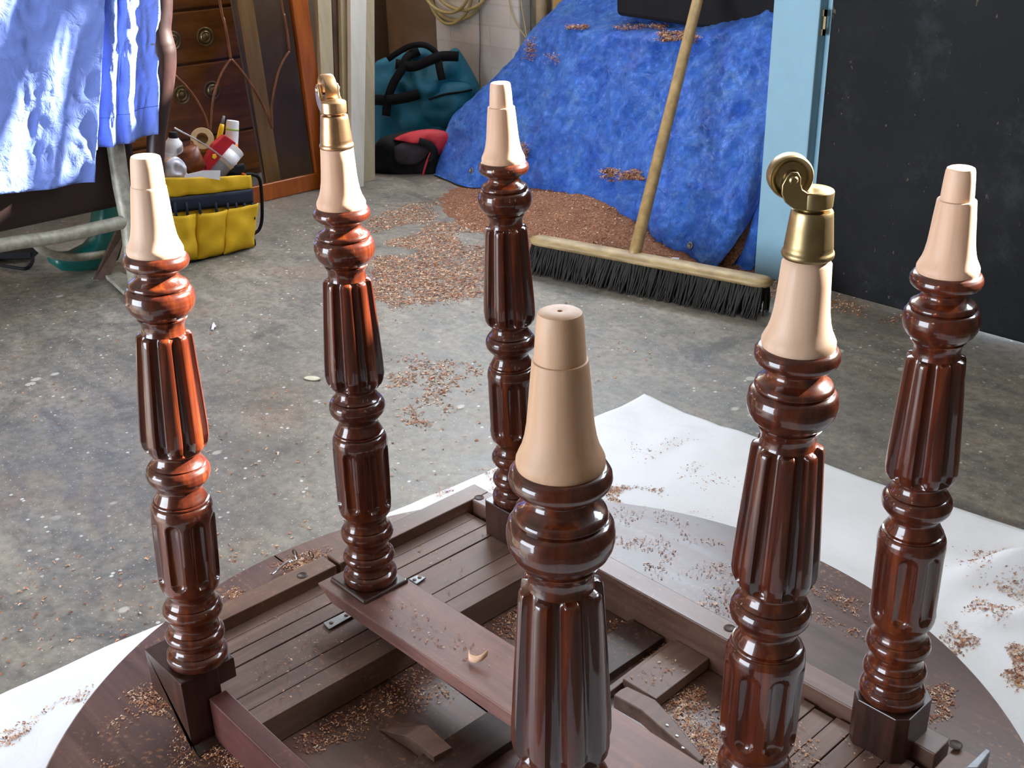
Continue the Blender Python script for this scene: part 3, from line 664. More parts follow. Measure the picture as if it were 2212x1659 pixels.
pts += scatter(1300, [(480, 1290), (620, 1210), (720, 1180), (700, 1215), (520, 1300)], ZL, -.12, 16, 5)+scatter(350, [(860, 1140), (960, 1105), (1000, 1100), (900, 1150)], ZL, -.2, 16, 5)
pts += scatter(1500, [(350, 1470), (420, 1520), (450, 1600), (560, 1659), (480, 1659), (380, 1580), (270, 1500)], ZL, -.2, 14, 8)+scatter(300, [(200, 1659), (260, 1480), (480, 1659)], ZL, .0, 14, 8)
pts += scatter(900, [(640, 1600), (900, 1440), (980, 1500), (830, 1580), (700, 1659)], ZL, -.05, 14, 9)+scatter(1500, [(1440, 1520), (1560, 1450), (1555, 1659), (1530, 1650), (1460, 1560)], ZL, -.3, 14, 9)
pts += scatter(300, [(1060, 1350), (1130, 1310), (1130, 1380), (1080, 1380)], ZL, -.2, 14, 9)+scatter(300, [(1330, 1340), (1440, 1390), (1380, 1440), (1330, 1400)], ZL, -.05, 14, 9)
pts += scatter(160, [(500, 1380), (700, 1270), (860, 1370), (580, 1540)], Z0-.0575, .0, 14, 9)+scatter(180, [(1700, 1530), (1900, 1600), (1900, 1659), (1720, 1659)], Z0-.0575, .0, 14, 9)+scatter(60, [(900, 1180), (1000, 1120), (1100, 1200), (960, 1290)], Z0-.0575, .0, 14, 9)
pts += scatter(130, [(800, 1310), (1090, 1500), (1090, 1420), (900, 1290)], Z0-.0115, .0, 14, 9)+scatter(60, [(1330, 1490), (1440, 1420), (1500, 1420), (1420, 1490)], Z0-.0815, .0, 14, 9)
tag(chips(pts, .0010, .0040).build('table_shavings', 'chip'), 'fine pale wood shavings lying over the underside of the upturned table', 'wood shavings', kind='stuff')
pts = []
for (cx, cy, rx, ry, n_) in ((1345, 380, 50, 12, 3000), (1470, 82, 44, 12, 2600), (1390, 60, 60, 5, 900), (1250, 60, 26, 4, 600), (1150, 108, 10, 26, 500), (1136, 330, 4, 18, 500), (1195, 128, 14, 12, 200)):
    a_ = []
    for k in range(40): a_.append(on_tarp(cx+rx*random.uniform(-.9, .9), cy+ry*random.uniform(-.9, .9)))
    for k in range(n_):
        p = random.choice(a_)+Vector((random.gauss(0, .008), random.gauss(0, .004)-.006, random.gauss(0, .0025)+.003)); pts.append((p, (0, -.5, .8)))
tag(chips(pts, .002, .007).build('tarpaulin_shavings', 'chip'), 'brown shavings caught in the folds of the blue tarpaulin', 'wood shavings', kind='stuff')
# one large curled shaving on the cross rail, an oval scrap and paper scraps on the floor
cr = [at_z(x, y, Z0-.0085+dz) for x, y, dz in ((1012, 1418, 0), (1014, 1428, -.0), (1028, 1432, .0), (1042, 1426, .003), (1053, 1416, .006))]
mbc = MB(); cc = catmull(cr, 5); gr = []
for q_ in range(6):
    gr.append([p+Vector((0, 0, .007*math.sin(q_/5*PI*.9)))+Vector((-.004, .006, 0))*(q_/5)*(1-abs(i/len(cc)-.3)) for i, p in enumerate(cc)])
tag(mbc.grid(gr).build('curled_shaving', simple('pale_curl', rgb(214, 172, 140), .6), smooth=True, solid=.0005), 'single large curled wood shaving lying on the middle cross rail', 'wood shaving')
p = at_z(675, 817, .003); m_ = Matrix.Translation(p) @ Matrix.Rotation(.55, 4, 'Z') @ Matrix.Diagonal((1, .45, .18, 1))
tag(MB().lathe([(.001, -.018), (.014, -.012), (.019, 0), (.014, .012), (.001, .018)], m_, 24).build('oval_offcut', simple('pale_offcut', rgb(214, 202, 178), .6), smooth=True), 'pale oval wooden offcut lying on the concrete between the left legs', 'offcut')
def scrap(name, q, lab, z=.002):
    P = [at_z(x, y, z) for x, y in q]; P[1].z += .004; P[-1].z += .002
    g = [[P[0], (P[0]+P[1])/2+Vector((0, 0, .003)), P[1]], [(P[0]+P[3])/2+Vector((0, 0, .002)), (P[0]+P[1]+P[2]+P[3])/4, (P[1]+P[2])/2], [P[3], (P[3]+P[2])/2+Vector((0, 0, .004)), P[2]]]
    tag(MB().grid(g).build(name, 'paper', smooth=True, solid=.0006), lab, 'scrap')
scrap('paper_scrap', [(456, 712), (462, 699), (467, 706), (461, 715)], 'tiny white paper scrap on the concrete right of the leftmost leg')
scrap('paper_scrap', [(1218, 600), (1256, 602), (1250, 609), (1224, 606)], 'crumpled white paper scrap on the floor in front of the broom bristles')
scrap('paper_scrap', [(1438, 560), (1468, 560), (1462, 569), (1442, 566)], 'crumpled white paper scrap on the shavings behind the broom head', .012)

# ---- broom
bro = thing('push_broom', 'wide wooden push broom with worn handle and dark bristles leaning on the tarpaulin', 'broom', (-.65, 1.56, 0))
bl0 = at_z(1158, 592, 0); br0 = at_z(1636, 690, 0)
ax = (br0-bl0); Lb = ax.length; ax.normalize(); pv = Vector((-ax.y, ax.x, 0))
org = bl0-ax*.03
def BP(s_, t, z): return org+ax*s_+pv*t+Vector((0, 0, z))
Lh = Lb+.045
zt_ = .094
hm = MB(); prof = []
n_ = 44
for i in range(n_+1):
    s_ = Lh*i/n_; ed = min(s_, Lh-s_); k = math.sqrt(max(0, 1-(1-min(1, ed/.03))**2)) if ed < .03 else 1
    wv_ = .012+.016*k; th = .0135*(.55+.45*k)
    prof.append([BP(s_, .030+wv_*math.cos(a_), zt_-.013+th*math.sin(a_)) for a_ in [2*PI*j/16 for j in range(16)]])
vs = sum(prof, []); fs = [(i*16+j, i*16+(j+1) % 16, (i+1)*16+(j+1) % 16, (i+1)*16+j) for i in range(n_) for j in range(16)]+[tuple(range(16))[::-1], tuple(range(n_*16, n_*16+16))]
hm.add(vs, fs).build('broom_head', 'broomwood', bro, smooth=True)
bs = MB(); nb = 60
for i in range(nb):
    for r_ in range(4):
        s_ = .016+(Lh-.032)*i/(nb-1); t0 = .012+.012*r_; 
        for q_ in range(7):
            ds = random.uniform(-.007, .007); dt = random.uniform(-.006, .006)
            a0 = BP(s_+ds*.35, t0+dt*.3, zt_-.018); sp = (r_-1.5)*.010
            a1 = BP(s_+ds*1.3+random.uniform(-.003, .003)-.004, t0+dt+sp*.6-.003, .035); a2 = BP(s_+ds*2+random.uniform(-.004, .004)-.008, t0+dt*1.6+sp-.006, random.uniform(.001, .006))
            bs.tube([a0, a1, a2], [.0032, .0027, .0015], 4)
bs.build('bristles', 'bristle', bro)
h0 = BP(Lh*.455, .030, zt_-.012); h1 = at_y(1512, -20, 2.08)
dirh = (h1-h0).normalized(); h2 = h0+dirh*1.25
hb = at_y(1365, 545, h0.y); 
path = [h0+dirh*t for t in (0, .02, .3, .6, .9, 1.2, 1.24, 1.25)]
MB().tube(path, [.0155, .0155, .0152, .0150, .0147, .0145, .012, .006], 18).build('broom_handle', 'handlewood', bro, smooth=True)

# ---- left: chest of drawers seen through the glazed door
s0 = at_x(690, 400, -2.085); q0 = at_plane(652, 0, (0, s0.y+.02, 0), (0, 1, 0))
lean = (-2.085-q0.x)/q0.z; lean = max(.08, min(.6, lean))
GP0 = Vector((-2.085, 0, 0)); GN = Vector((1, 0, lean)).normalized()
def onG(px, py, d=0): return at_plane(px, py, GP0+GN*d, GN)
gd = thing('glazed_door', 'glazed cabinet door with pointed gothic glazing bars leaning behind the yellow tool bag', 'cabinet door', (-2.085, 1.35, 0))
gup = Vector((-lean, 0, 1)).normalized(); gy = Vector((0, 1, 0))
def gbox(y0, y1, u0, u1, d0, d1, name, mat, bev=.002):
    P = lambda y, u, d: GP0+gy*y+gup*u+GN*d
    return MB().hexa([P(y0, u0, d0), P(y1, u0, d0), P(y1, u0, d1), P(y0, u0, d1), P(y0, u1, d0), P(y1, u1, d0), P(y1, u1, d1), P(y0, u1, d1)]).build(name, mat, gd, bevel=bev)
ye = at_z(722, 402, 0).y; yi = onG(655, 372).y; ub = (onG(600, 405)-GP0).dot(gup)
yL = .86; Hd = 1.25
gbox(yL, ye, 0, .052, -.011, .011, 'bottom_rail', 'frame')
gbox(ye-.058, ye, .052, Hd, -.011, .011, 'stile', 'frame'); gbox(yL, yL+.058, .052, Hd, -.011, .011, 'stile', 'frame'); gbox(yL, ye, Hd, Hd+.05, -.011, .011, 'top_rail', 'frame')
gbox(yL+.058, ye-.058, .052, Hd, -.0045, -.0025, 'glass_pane', MT['glass'], 0)
def bar(ps, w_=.0042, ext=None):
    P = [onG(x, y, .001) for x, y in ps]
    if ext: P = P+[P[-1]+gup*ext]
    P = catmull(P, 6); MB().tube(P, w_, 8).build('glazing_bar', 'muntin', gd, smooth=True)
bar([(498, 126), (491, 80), (483, 40), (474, 0)], .0045, .55)
bar([(625, 110), (620, 70), (613, 30), (607, 0)], .0045, .55)
bar([(498, 128), (480, 155), (466, 190), (458, 230), (454, 285)])
bar([(500, 128), (525, 158), (553, 200), (574, 240), (588, 278)])
bar([(625, 110), (605, 145), (594, 185), (587, 230), (588, 278)])
bar([(378, 163), (405, 190), (428, 222), (445, 258), (454, 290)])
# chest
ch = thing('chest_of_drawers', 'brown veneered chest of drawers with round ring pulls behind the leaning glazed door', 'chest of drawers', (-2.62, 1.2, 0))
CX = -2.40
MB().box(-2.76, CX-.018, .55, 1.58, 0, 1.1).build('carcass', 'cabinet', ch, bevel=.003)
zz = [.02]+[at_x(420, y, CX).z for y in (300, 137, 20)]+[1.06]
for i in range(4):
    d_ = MB().box(CX-.018, CX, .57, 1.56, zz[i]+.004, zz[i+1]-.004).build('drawer', 'cabinet', ch, bevel=.004)
    zc_ = (zz[i]+zz[i+1])/2
    for yy in ([at_x(392, 205, CX).y, 1.40] if i in (1, 0) else [at_x(372, 88, CX).y, 1.40]):
        if i == 1: zc_ = at_x(392, 205, CX).z
        if i == 2: zc_ = at_x(372, 88, CX).z
        m_ = Matrix.Translation((CX+.0005, yy, zc_)) @ Matrix.Rotation(PI/2, 4, 'Y')
        MB().lathe([(.030, 0), (.031, .003), (.027, .005), (.024, .003), (.018, .004), (.016, .008), (.012, .006), (.006, .010), (.001, .011)], m_, 32).build('ring_pull', 'brass', d_, smooth=True, sharp=60)
# battens standing between the chest and the door
def stand(name, mat, px0, px1, py0, x, wdt, thk, lab, cat, top=None, ht=1.6, grp=None, parent=None, z0=0):
    A_ = at_x(px0, py0, x); B_ = at_x(px1[0], px1[1], x) if isinstance(px1, tuple) else None
    A_.z = z0; d_ = (B_-A_).normalized(); B_ = A_+d_*ht
    y_ = Vector((0, wdt/2, 0)); x_ = Vector((thk, 0, 0))
    o = MB().hexa([A_-y_-x_, A_-y_, A_+y_, A_+y_-x_, B_-y_-x_, B_-y_, B_+y_, B_+y_-x_]).build(name, mat, parent, bevel=.002)
    return tag(o, lab, cat, grp) if lab else o
b_ = at_x(590, 300, -2.22)
bt = MB(); P0 = onG(594, 395, -.05); P1 = onG(532, 0, -.05); d_ = (P1-P0).normalized(); P0 = P0-d_*(P0.z/d_.z) if P0.z > 0 else P0; P1 = P0+d_*1.3
y_ = Vector((0, .024, 0)); x_ = Vector((.016, 0, 0))
tag(bt.hexa([P0-y_-x_, P0-y_, P0+y_, P0+y_-x_, P1-y_-x_, P1-y_, P1+y_, P1+y_-x_]).build('wooden_batten', 'batten', bevel=.002), 'pale wooden batten seen through the glass of the leaning door', 'batten')
pb = MB(); P0 = onG(640, 380, -.10); P0.z = 0; P1 = P0+Vector((-.13, -.02, 1.3)); y_ = Vector((0, .12, 0)); x_ = Vector((.012, 0, 0))
tag(pb.hexa([P0-y_-x_, P0-y_, P0+y_, P0+y_-x_, P1-y_-x_, P1-y_, P1+y_, P1+y_-x_]).build('brown_panel', 'brownboard', bevel=.002), 'dull brown panel behind the right pane of the leaning glazed door', 'panel')

# ---- boards standing right of the glazed door
def plank(name, mat, bl_, brr, tl_, trr, xb, lab, thick=.02, ht=1.9, xt=None):
    # bottom-left/right and top-left/right pixels on a face leaning back to the left wall
    xt = xb-.10 if xt is None else xt
    A_ = at_x(*bl_, xb); B_ = at_x(*brr, xb); Cc = at_x(*trr, xt); D_ = at_x(*tl_, xt)
    for a_, t_ in ((A_, D_), (B_, Cc)):
        d_ = (t_-a_); t0 = -a_.z/d_.z; st = a_+d_*t0; a_[:] = st; t_[:] = st+d_*(ht/d_.z)
    bk = Vector((-thick, 0, 0)); o = MB().hexa([A_+bk, A_, B_, B_+bk, D_+bk, D_, Cc, Cc+bk]).build(name, mat, bevel=.0015)
    return tag(o, lab, 'board')
plank('painted_board', 'plankb', (706, 416), (730, 413), (686, 0), (716, 0), -2.020, 'beige primed moulding board standing just right of the glazed door')
plank('moulded_board', 'plankd', (731, 413), (744, 411), (717, 0), (735, 0), -2.030, 'dark brown moulded board between two pale boards')
plank('painted_board', 'plankb', (745.5, 412), (763, 410), (736.5, 0), (757, 0), -2.012, 'narrow beige board between the dark moulding and the white board')
plank('painted_board', 'plankw', (760, 415), (786, 413), (757, 0), (792, 0), -1.985, 'wide white painted board, foremost of the boards standing on end')
plank('painted_board', 'plankb', (784, 409), (811, 405), (790, 0), (805, 0), -2.025, 'cream board standing on end at the right edge of the row', .03)
# tall dark slot and brown board right of the boards
tag(MB().hexa([(-2.62, 2.30, 0), (-2.60, 2.29, 0), (pl-.0, 2.395, 0), (pl-.0, 2.41, 0), (-2.70, 2.36, 1.3), (-2.68, 2.35, 1.3), (pl, 2.40, 1.3), (pl, 2.415, 1.3)]).build('wall_board', 'brownboard'), 'flat brown board against the back wall behind the teal bag', 'board')

# ---- hose coil and cords on the pier
hs = MB(); Yh = 2.345
for k, (cx, cy, rx, ry) in enumerate(((985, -32, 62, 76), (972, -18, 46, 70), (1000, -30, 58, 52), (968, -36, 52, 64))):
    pts_ = []
    for i in range(40):
        a_ = 2*PI*i/40; p = at_y(cx+rx*math.cos(a_), cy+ry*math.sin(a_), Yh-.006*k); pts_.append(p+Vector((0, .004*math.sin(3*a_+k), 0)))
    hs.tube(pts_, .0062, 10, True)
hp_ = hs.build('hose_coil', 'hose', smooth=True); tag(hp_, 'coil of cream hose hanging in front of the white painted brick pier', 'hose')
def cord(pts_, y, r, lab, mat='hose'):
    P = catmull([at_y(px, py, y) for px, py in pts_], 6); tag(MB().tube(P, r, 8).build('hanging_cord', mat, smooth=True), lab, 'cord')
cord([(1034, -120), (1035, 0), (1037, 90), (1036, 165), (1040, 215)], 2.350, .0022, 'thin grey cord hanging down the middle of the white pier', 'gplastic')
cord([(1095, -120), (1100, 0), (1112, 45), (1138, 84)], 2.350, .0020, 'thin cream cord slanting across the right edge of the white pier')
cord([(1120, -120), (1126, 0), (1132, 40), (1139, 86)], 2.352, .0026, 'cream cord hanging straight beside the slanting one')
a = at_y(1168, 0, 2.38); tag(MB().tube([(a.x, 2.385, .0), (a.x, 2.385, 1.29)], .020, 20).build('wall_pipe', simple('beige_pipe', rgb(176, 160, 128), .5), smooth=True), 'beige vertical pipe on the back wall above the tarpaulin edge', 'pipe')
a = at_y(1205, 0, 2.38); tag(MB().box(a.x-.02, a.x+.05, 2.375, 2.415, .3, 1.29).build('timber_post', 'batten', bevel=.002), 'orange brown timber against the wall behind the tarpaulin top', 'timber')

# ---- sports bags
def puff(outline, n, Hf, Hb, amp=.01, sc=14, seed=0, k=14, p_=2.2, smooth_k=3):
    n = Vector(n).normalized(); o = catmull([Vector(q) for q in outline]+[Vector(outline[0])], smooth_k)[:-1]; c = sum(o, Vector())/len(o); m = len(o); vs = []; fs = []
    def layer(s_, h):
        for q in o:
            b = c+(q-c)*s_; f = amp*(nz(b, sc, seed)+.5*nz(b, sc*2.3, seed+3))*min(1, (1-s_)*4+.25)
            v_ = b+n*(h+f*(1 if h >= 0 else -1)); v_.z = max(v_.z, .002); vs.append(v_)
    S_ = [math.sin(PI/2*i/k) for i in range(1, k+1)]
    for s_ in S_: layer(s_, Hf*(1-s_**p_)**(1/p_))
    for s_ in S_[::-1][1:]: layer(s_, -Hb*(1-s_**p_)**(1/p_))
    L = len(S_)*2-1
    for i in range(L-1): fs += [(i*m+j, i*m+(j+1) % m, (i+1)*m+(j+1) % m, (i+1)*m+j) for j in range(m)]
    fs += [tuple(range(m))[::-1], tuple(range((L-1)*m, L*m))]
    return MB().add(vs, fs)
NB = Vector((.737, -.676, 0)); BP1 = Vector((-2.28, 2.08, 0)); BP2 = Vector((-2.02, 1.93, 0))
def pB(x, y, d=0, P=BP1): return at_plane(x, y, P+NB*d, NB)
bag = thing('sports_bag', 'large teal sports bag with black straps slumped against the wall beside the boards', 'bag', (-2.3, 2.1, 0))
ol = [(790, 190), (806, 140), (838, 122), (880, 112), (905, 100), (935, 106), (958, 118), (985, 103), (1005, 128), (1028, 168), (1040, 200), (1034, 245), (1010, 290), (985, 330), (940, 380), (860, 385), (800, 370), (786, 280)]
puff([pB(x, y) for x, y in ol], NB, .085, .06, .045, 12, 2).build('bag_body', 'teal', bag, smooth=True)
def strap(ps, w_, t_, name, mat, parent, P=BP1, d=.09):
    g = []; pp = catmull([pB(x, y, dd if dd is not None else d, P) for x, y, dd in ps], 6)
    for i, q in enumerate(pp):
        t = (pp[min(i+1, len(pp)-1)]-pp[max(i-1, 0)]).normalized(); s_ = t.cross(NB).normalized(); g.append([q-s_*w_/2, q+s_*w_/2])
    return MB().grid(g).build(name, mat, parent, smooth=True, solid=t_)
strap([(905, 110, .06), (880, 124, .085), (868, 150, .098), (850, 180, .103), (838, 215, .10), (834, 250, .10)], .030, .005, 'strap', 'black', bag)
strap([(800, 215, .08), (840, 216, .102), (880, 210, .108), (905, 203, .112)], .036, .005, 'strap', 'black', bag)
strap([(838, 128, .06), (880, 102, .075), (915, 97, .08), (940, 112, .085), (948, 132, .095)], .020, .008, 'handle', 'black', bag)
strap([(855, 138, .08), (890, 144, .10), (920, 134, .11), (952, 122, .105), (990, 122, .085)], .034, .006, 'handle', 'black', bag)
strap([(946, 125, .10), (950, 150, .112), (955, 172, .113)], .026, .010, 'buckle', 'black', bag)
strap([(926, 215, .112), (960, 204, .110), (995, 199, .10), (1020, 194, .085)], .007, .004, 'zip', 'black', bag)
pk = [(898, 186), (935, 180), (985, 176), (1018, 185), (1020, 215), (1005, 250), (970, 275), (925, 270), (905, 240)]
puff([pB(x, y, .062) for x, y in pk], NB, .045, .01, .012, 16, 5).build('pocket', 'teal', bag, smooth=True)
rbg = thing('holdall', 'small red and black holdall on the floor below the teal bag', 'bag', (-2.0, 1.95, 0))
ol = [(800, 330), (820, 300), (850, 290), (885, 282), (925, 281), (975, 292), (985, 340), (975, 385), (945, 403), (915, 409), (870, 397), (820, 377), (800, 360)]
puff([pB(x, y, 0, BP2) for x, y in ol], NB, .045, .05, .012, 16, 4).build('bag_body', 'black', rbg, smooth=True)
tp = [(850, 300), (870, 290), (900, 282), (935, 279), (968, 288), (968, 318), (950, 335), (930, 318), (900, 308), (875, 305)]
puff([pB(x, y, .020, BP2) for x, y in tp], NB, .040, .02, .010, 24, 6).build('red_panel', 'red', rbg, smooth=True)
mp_ = [(850, 318), (870, 308), (905, 308), (930, 318), (925, 335), (905, 352), (880, 356), (856, 348)]
puff([pB(x, y, .040, BP2) for x, y in mp_], NB, .022, .01, .006, 20, 7).build('mesh_pocket', 'grey', rbg, smooth=True)
strap([(932, 325, .062), (922, 350, .064), (914, 378, .058), (911, 405, .04)], .007, .003, 'piping', 'red', rbg, BP2)
strap([(905, 306, .062), (928, 314, .068), (938, 330, .066), (930, 350, .062)], .026, .006, 'flap_edge', 'black', rbg, BP2)

# ---- yellow tool bag and what is in it
tb = thing('tool_bag', 'open yellow canvas tool bag with navy loops and three front pockets', 'tool bag', (-1.78, .98, 0))
XF = -1.690
def fX(px, py, d=0): return at_x(px, py, XF+d)
def panel(q, nx, ny, bul, name, mat, d=0, thick=.003, am=.004, seed=0, closed=False):
    P = [fX(x, y, d) for x, y in q]   # bl br tr tl
    g = []
    for j in range(ny+1):
        v = j/ny; row = []
        for i in range(nx+1):
            u = i/nx; p = (P[0]*(1-u)+P[1]*u)*(1-v)+(P[3]*(1-u)+P[2]*u)*v
            b = bul*(math.sin(PI*u)**.6)*(1-.35*v)*(min(1, v*5)**.5)+am*nz(p, 30, seed)
            row.append(Vector((p.x+b, p.y, max(p.z, .004))))
        g.append(row)
    return MB().grid(g).build(name, mat, tb, smooth=True, solid=thick)
a = fX(350, 560); b = fX(548, 540); zt2 = fX(545, 392).z
yA, yB = fX(345, 500).y, fX(548, 500).y; zTop = fX(470, 398).z
bd = MB()
def br_(z, in_): return [(XF-in_, yA+in_, z), (XF-in_, yB-in_, z), (XF-.165+in_, yB-in_, z), (XF-.165+in_, yA+in_, z)]
lv = [br_(.022, .0), br_(.10, -.002), br_(zTop-.03, .0), br_(zTop, .006)]; inn = [br_(zTop-.004, .012), br_(.03, .012)]
allr = lv+inn; vs = sum(allr, []); fs = [(3, 2, 1, 0)]
for k_ in range(len(allr)-1): fs += [(k_*4+j, k_*4+(j+1) % 4, (k_+1)*4+(j+1) % 4, (k_+1)*4+j) for j in range(4)]
fs += [tuple((len(allr)-1)*4+j for j in range(4))]
bd.add(vs, fs).build('bag_body', 'yellow', tb, bevel=.006)
MB().box(XF-.168, XF+.006, yA-.002, yB+.002, .0, .022).build('base', 'black', tb, bevel=.006)
panel([(345, 462), (546, 440), (546, 408), (345, 430)], 30, 4, .006, 'loop_band', 'navy', .006, .003, .003, 3)
for px in (372, 397, 425, 461, 486, 505, 523, 540):
    y_ = fX(px, 440).y; z0_ = fX(px, 465).z; 
    MB().tube([(XF+.012, y_, z0_-.01), (XF+.013, y_, z0_+.015), (XF+.011, y_, z0_+.036)], .0042, 6).build('tool_loop', 'navy', tb, smooth=True)
for q, sd_ in (([(350, 569), (425, 560), (423, 461), (350, 468)], 1), ([(423, 560), (484, 549), (489, 452), (424, 462)], 2), ([(482, 549), (548, 533), (557, 438), (484, 452)], 3)):
    panel(q, 14, 12, .020, 'front_pocket', 'yellow', .010, .003, .008, sd_)
panel([(345, 430), (545, 408), (540, 378), (345, 384)], 24, 8, .010, 'top_band', 'yellow', .002, .003, .008, 8)
pp_ = [fX(x, y, .022) for x, y in ((398, 384), (435, 382), (475, 389), (476, 368), (440, 368), (400, 377))]
MB().add(pp_, [(0, 1, 4, 5), (1, 2, 3, 4)]).build('paper_tag', 'paper', tb, solid=.0008)
yE = yB+.004
fl = MB().prism([(XF-.02, yE, .03), (XF-.02, yE, zTop+.005), (XF-.14, yE+.01, zTop+.01), (XF-.15, yE+.01, .03)], (0, .008, 0)); fl.build('side_panel', 'orange', tb, bevel=.003)
sp = catmull([at_x(x, y, XF-.06) for x, y in ((525, 378), (545, 377), (560, 386), (565, 420), (566, 470), (560, 495), (548, 505))], 6)
MB().tube(sp, .005, 8).build('carry_strap', 'black', tb, smooth=True)
rm = puff([at_x(x, y, XF-.05) for x, y in ((430, 372), (460, 362), (490, 364), (525, 352), (528, 372), (500, 384), (450, 384))], (1, -.3, .2), .02, .02, .006, 30, 3); rm.build('rolled_handle', 'black', tb, smooth=True)
G_ = 'things standing in the yellow tool bag'
def axm(p0, p1):
    z = (p1-p0).normalized(); return Matrix.Translation(p0) @ Vector((0, 0, 1)).rotation_difference(z).to_matrix().to_4x4()
XB = XF-.075
def bottle(name, b0, b1, r, mat, lab, prof=None, x=XB, cap=None, stripe=None, labelm=None, x1=None):
    p0 = at_x(*b0, x); p1 = at_x(*b1, x if x1 is None else x1); L = (p1-p0).length; m_ = axm(p0, p1)
    t = thing(name, lab, 'bottle', p0)
    pf = prof or [(r*.9, 0), (r, .004), (r, L*.72), (r*.9, L*.80), (r*.62, L*.86), (r*.6, L*.88)]
    MB().lathe(pf, m_, 28).build('body', mat, t, smooth=True, sharp=50)
    if cap: MB().lathe([(r*cap[1], L*.86), (r*cap[1], L*.99), (r*cap[1]*.9, L)], m_, 28).build('cap', cap[0], t, smooth=True, sharp=50)
    if stripe: MB().lathe([(r*1.02, L*stripe[1]), (r*1.02, L*stripe[2])], m_, 28).build('stripe', stripe[0], t, smooth=True)
    if labelm: MB().lathe([(r*1.015, L*labelm[1]), (r*1.015, L*labelm[2])], m_, 28).build('label_band', labelm[0], t, smooth=True)
    return t
def straight(r, L): return [(r*.9, 0), (r, .003), (r, L-.004), (r*.93, L)]
bottle('tube_bottle', (497, 360), (503, 258), .0180, 'wplastic', 'upright white tube with a lime stripe in the yellow tool bag', prof=[(.016, 0), (.018, .004), (.018, .085), (.0175, .1), (.0172, .122), (.016, .126)], stripe=('lime', .78, .81), labelm=('orangep', .34, .50))
bottle('white_bottle', (452, 392), (512, 322), .0235, 'gplastic', 'grey and white plastic bottle leaning to the right over the bag rim', x=XF-.045, cap=('wplastic', 1.0), labelm=('wplastic', .5, .86))
bottle('glass_jar', (425, 372), (392, 300), .030, 'glass', 'brown-labelled clear jar leaning left in the tool bag', x=XF-.045, prof=[(.026, 0), (.030, .004), (.030, .062), (.027, .070), (.024, .074), (.025, .080), (.024, .082)], labelm=('label', .12, .66))
bottle('white_bottle', (378, 392), (374, 285), .024, 'wplastic', 'white plastic bottle with black cap at the left end of the tool bag', x=XF-.07, cap=('black', .5), labelm=('paper', .2, .6))
bottle('white_bottle', (400, 395), (362, 345), .020, 'wplastic', 'small white bottle lying low at the left end of the tool bag', x=XF-.03, cap=('tan', .6))
P = [at_x(x, y, XF-.035) for x, y in ((428, 378), (470, 338), (452, 385), )]
rc = MB().prism([at_x(x, y, XF-.04) for x, y in ((425, 378), (462, 312), (486, 291), (511, 309), (500, 330), (472, 368), (452, 384))], (-.018, 0, 0)).build('red_packet', 'rplastic', bevel=.003); tag(rc, 'red packet leaning between the jar and the white bottles in the tool bag', 'packet')
MB().lathe([(.008, 0), (.007, .0008), (.001, .001)], Matrix.Translation(at_x(463, 338, XF-.039)) @ Matrix.Rotation(PI/2, 4, 'Y'), 5).build('yellow_star', 'yplastic', rc)
p0 = at_x(437, 302, XB-.02); m_ = Matrix.Translation(p0) @ Matrix.Rotation(1.0, 4, 'Y') @ Matrix.Rotation(.4, 4, 'X')
tag(MB().lathe([(.016, -.012), (.030, -.012), (.031, -.011), (.031, .011), (.030, .012), (.016, .012), (.0155, .0), (.016, -.012)], m_, 36).build('tape_roll', 'tan', smooth=True, sharp=40), 'roll of tan tape behind the clear jar in the tool bag', 'tape')
kn = thing('utility_knife', 'yellow-handled knife standing beside the white tube in the tool bag', 'knife', at_x(470, 340, XB))
k0, k1, k2 = at_x(462, 352, XB), at_x(480, 268, XB), at_x(484, 250, XB)
MB().tube([k0, k0.lerp(k1, .1), k0.lerp(k1, .9), k1], [.005, .0075, .0075, .006], 8).build('knife_handle', 'yplastic', kn, smooth=True)
MB().tube([k1, k2], [.0045, .0035], 8).build('blade_slider', 'gplastic', kn, smooth=True)
wp_ = catmull([at_x(x, y, XF-.015) for x, y in ((376, 276), (395, 286), (430, 305), (465, 328), (490, 348), (504, 362))], 5)
tag(MB().tube(wp_, .0022, 8).build('wire_rod', 'chrome', smooth=True), 'thin bright metal rod lying across the tops of the bottles', 'rod')
cb = puff([at_x(x, y, XF-.012) for x, y in ((358, 350), (378, 338), (398, 352), (402, 378), (385, 388), (358, 384))], (1, 0, .2), .014, .010, .012, 50, 3)
tag(cb.build('plastic_bag', simple('milky_plastic', rgb(206, 204, 216), .25), smooth=True), 'crumpled milky plastic bag at the left end of the tool bag', 'plastic bag')

# ---- far left: dark furniture on a tubular stand, draped with blue cloth
XS = -1.60
fu = thing('draped_cabinet', 'dark brown piece of furniture under blue cloth on a grey tubular stand', 'furniture', (-1.85, .5, .16))
MB().box(-2.10, -1.668, .02, .775, .196, .790).build('carcass', 'darkfab', fu, bevel=.012)
cp = [(346, -90, 26), (347, -40, 25), (347, 20, 25), (342, 60, 27), (344, 92, 32), (347, 110, 33), (349, 140, 31), (347, 184, 28), (342, 235, 24), (338, 290, 20), (336, 340, 19), (336, 430, 18), (336, 520, 18), (336, 570, 20)]
cps = [at_x(x, y, -1.615) for x, y, r in cp]; rs = [r/F_PX*(q-C).dot(FW) for q, (x, y, r) in zip(cps, cp)]
cps[-1].z = .03
kk = 5; pth = catmull(cps, kk); rr_ = []
for i in range(len(rs)-1):
    for j in range(kk): rr_.append(rs[i]+(rs[i+1]-rs[i])*j/kk)
rr_.append(rs[-1])
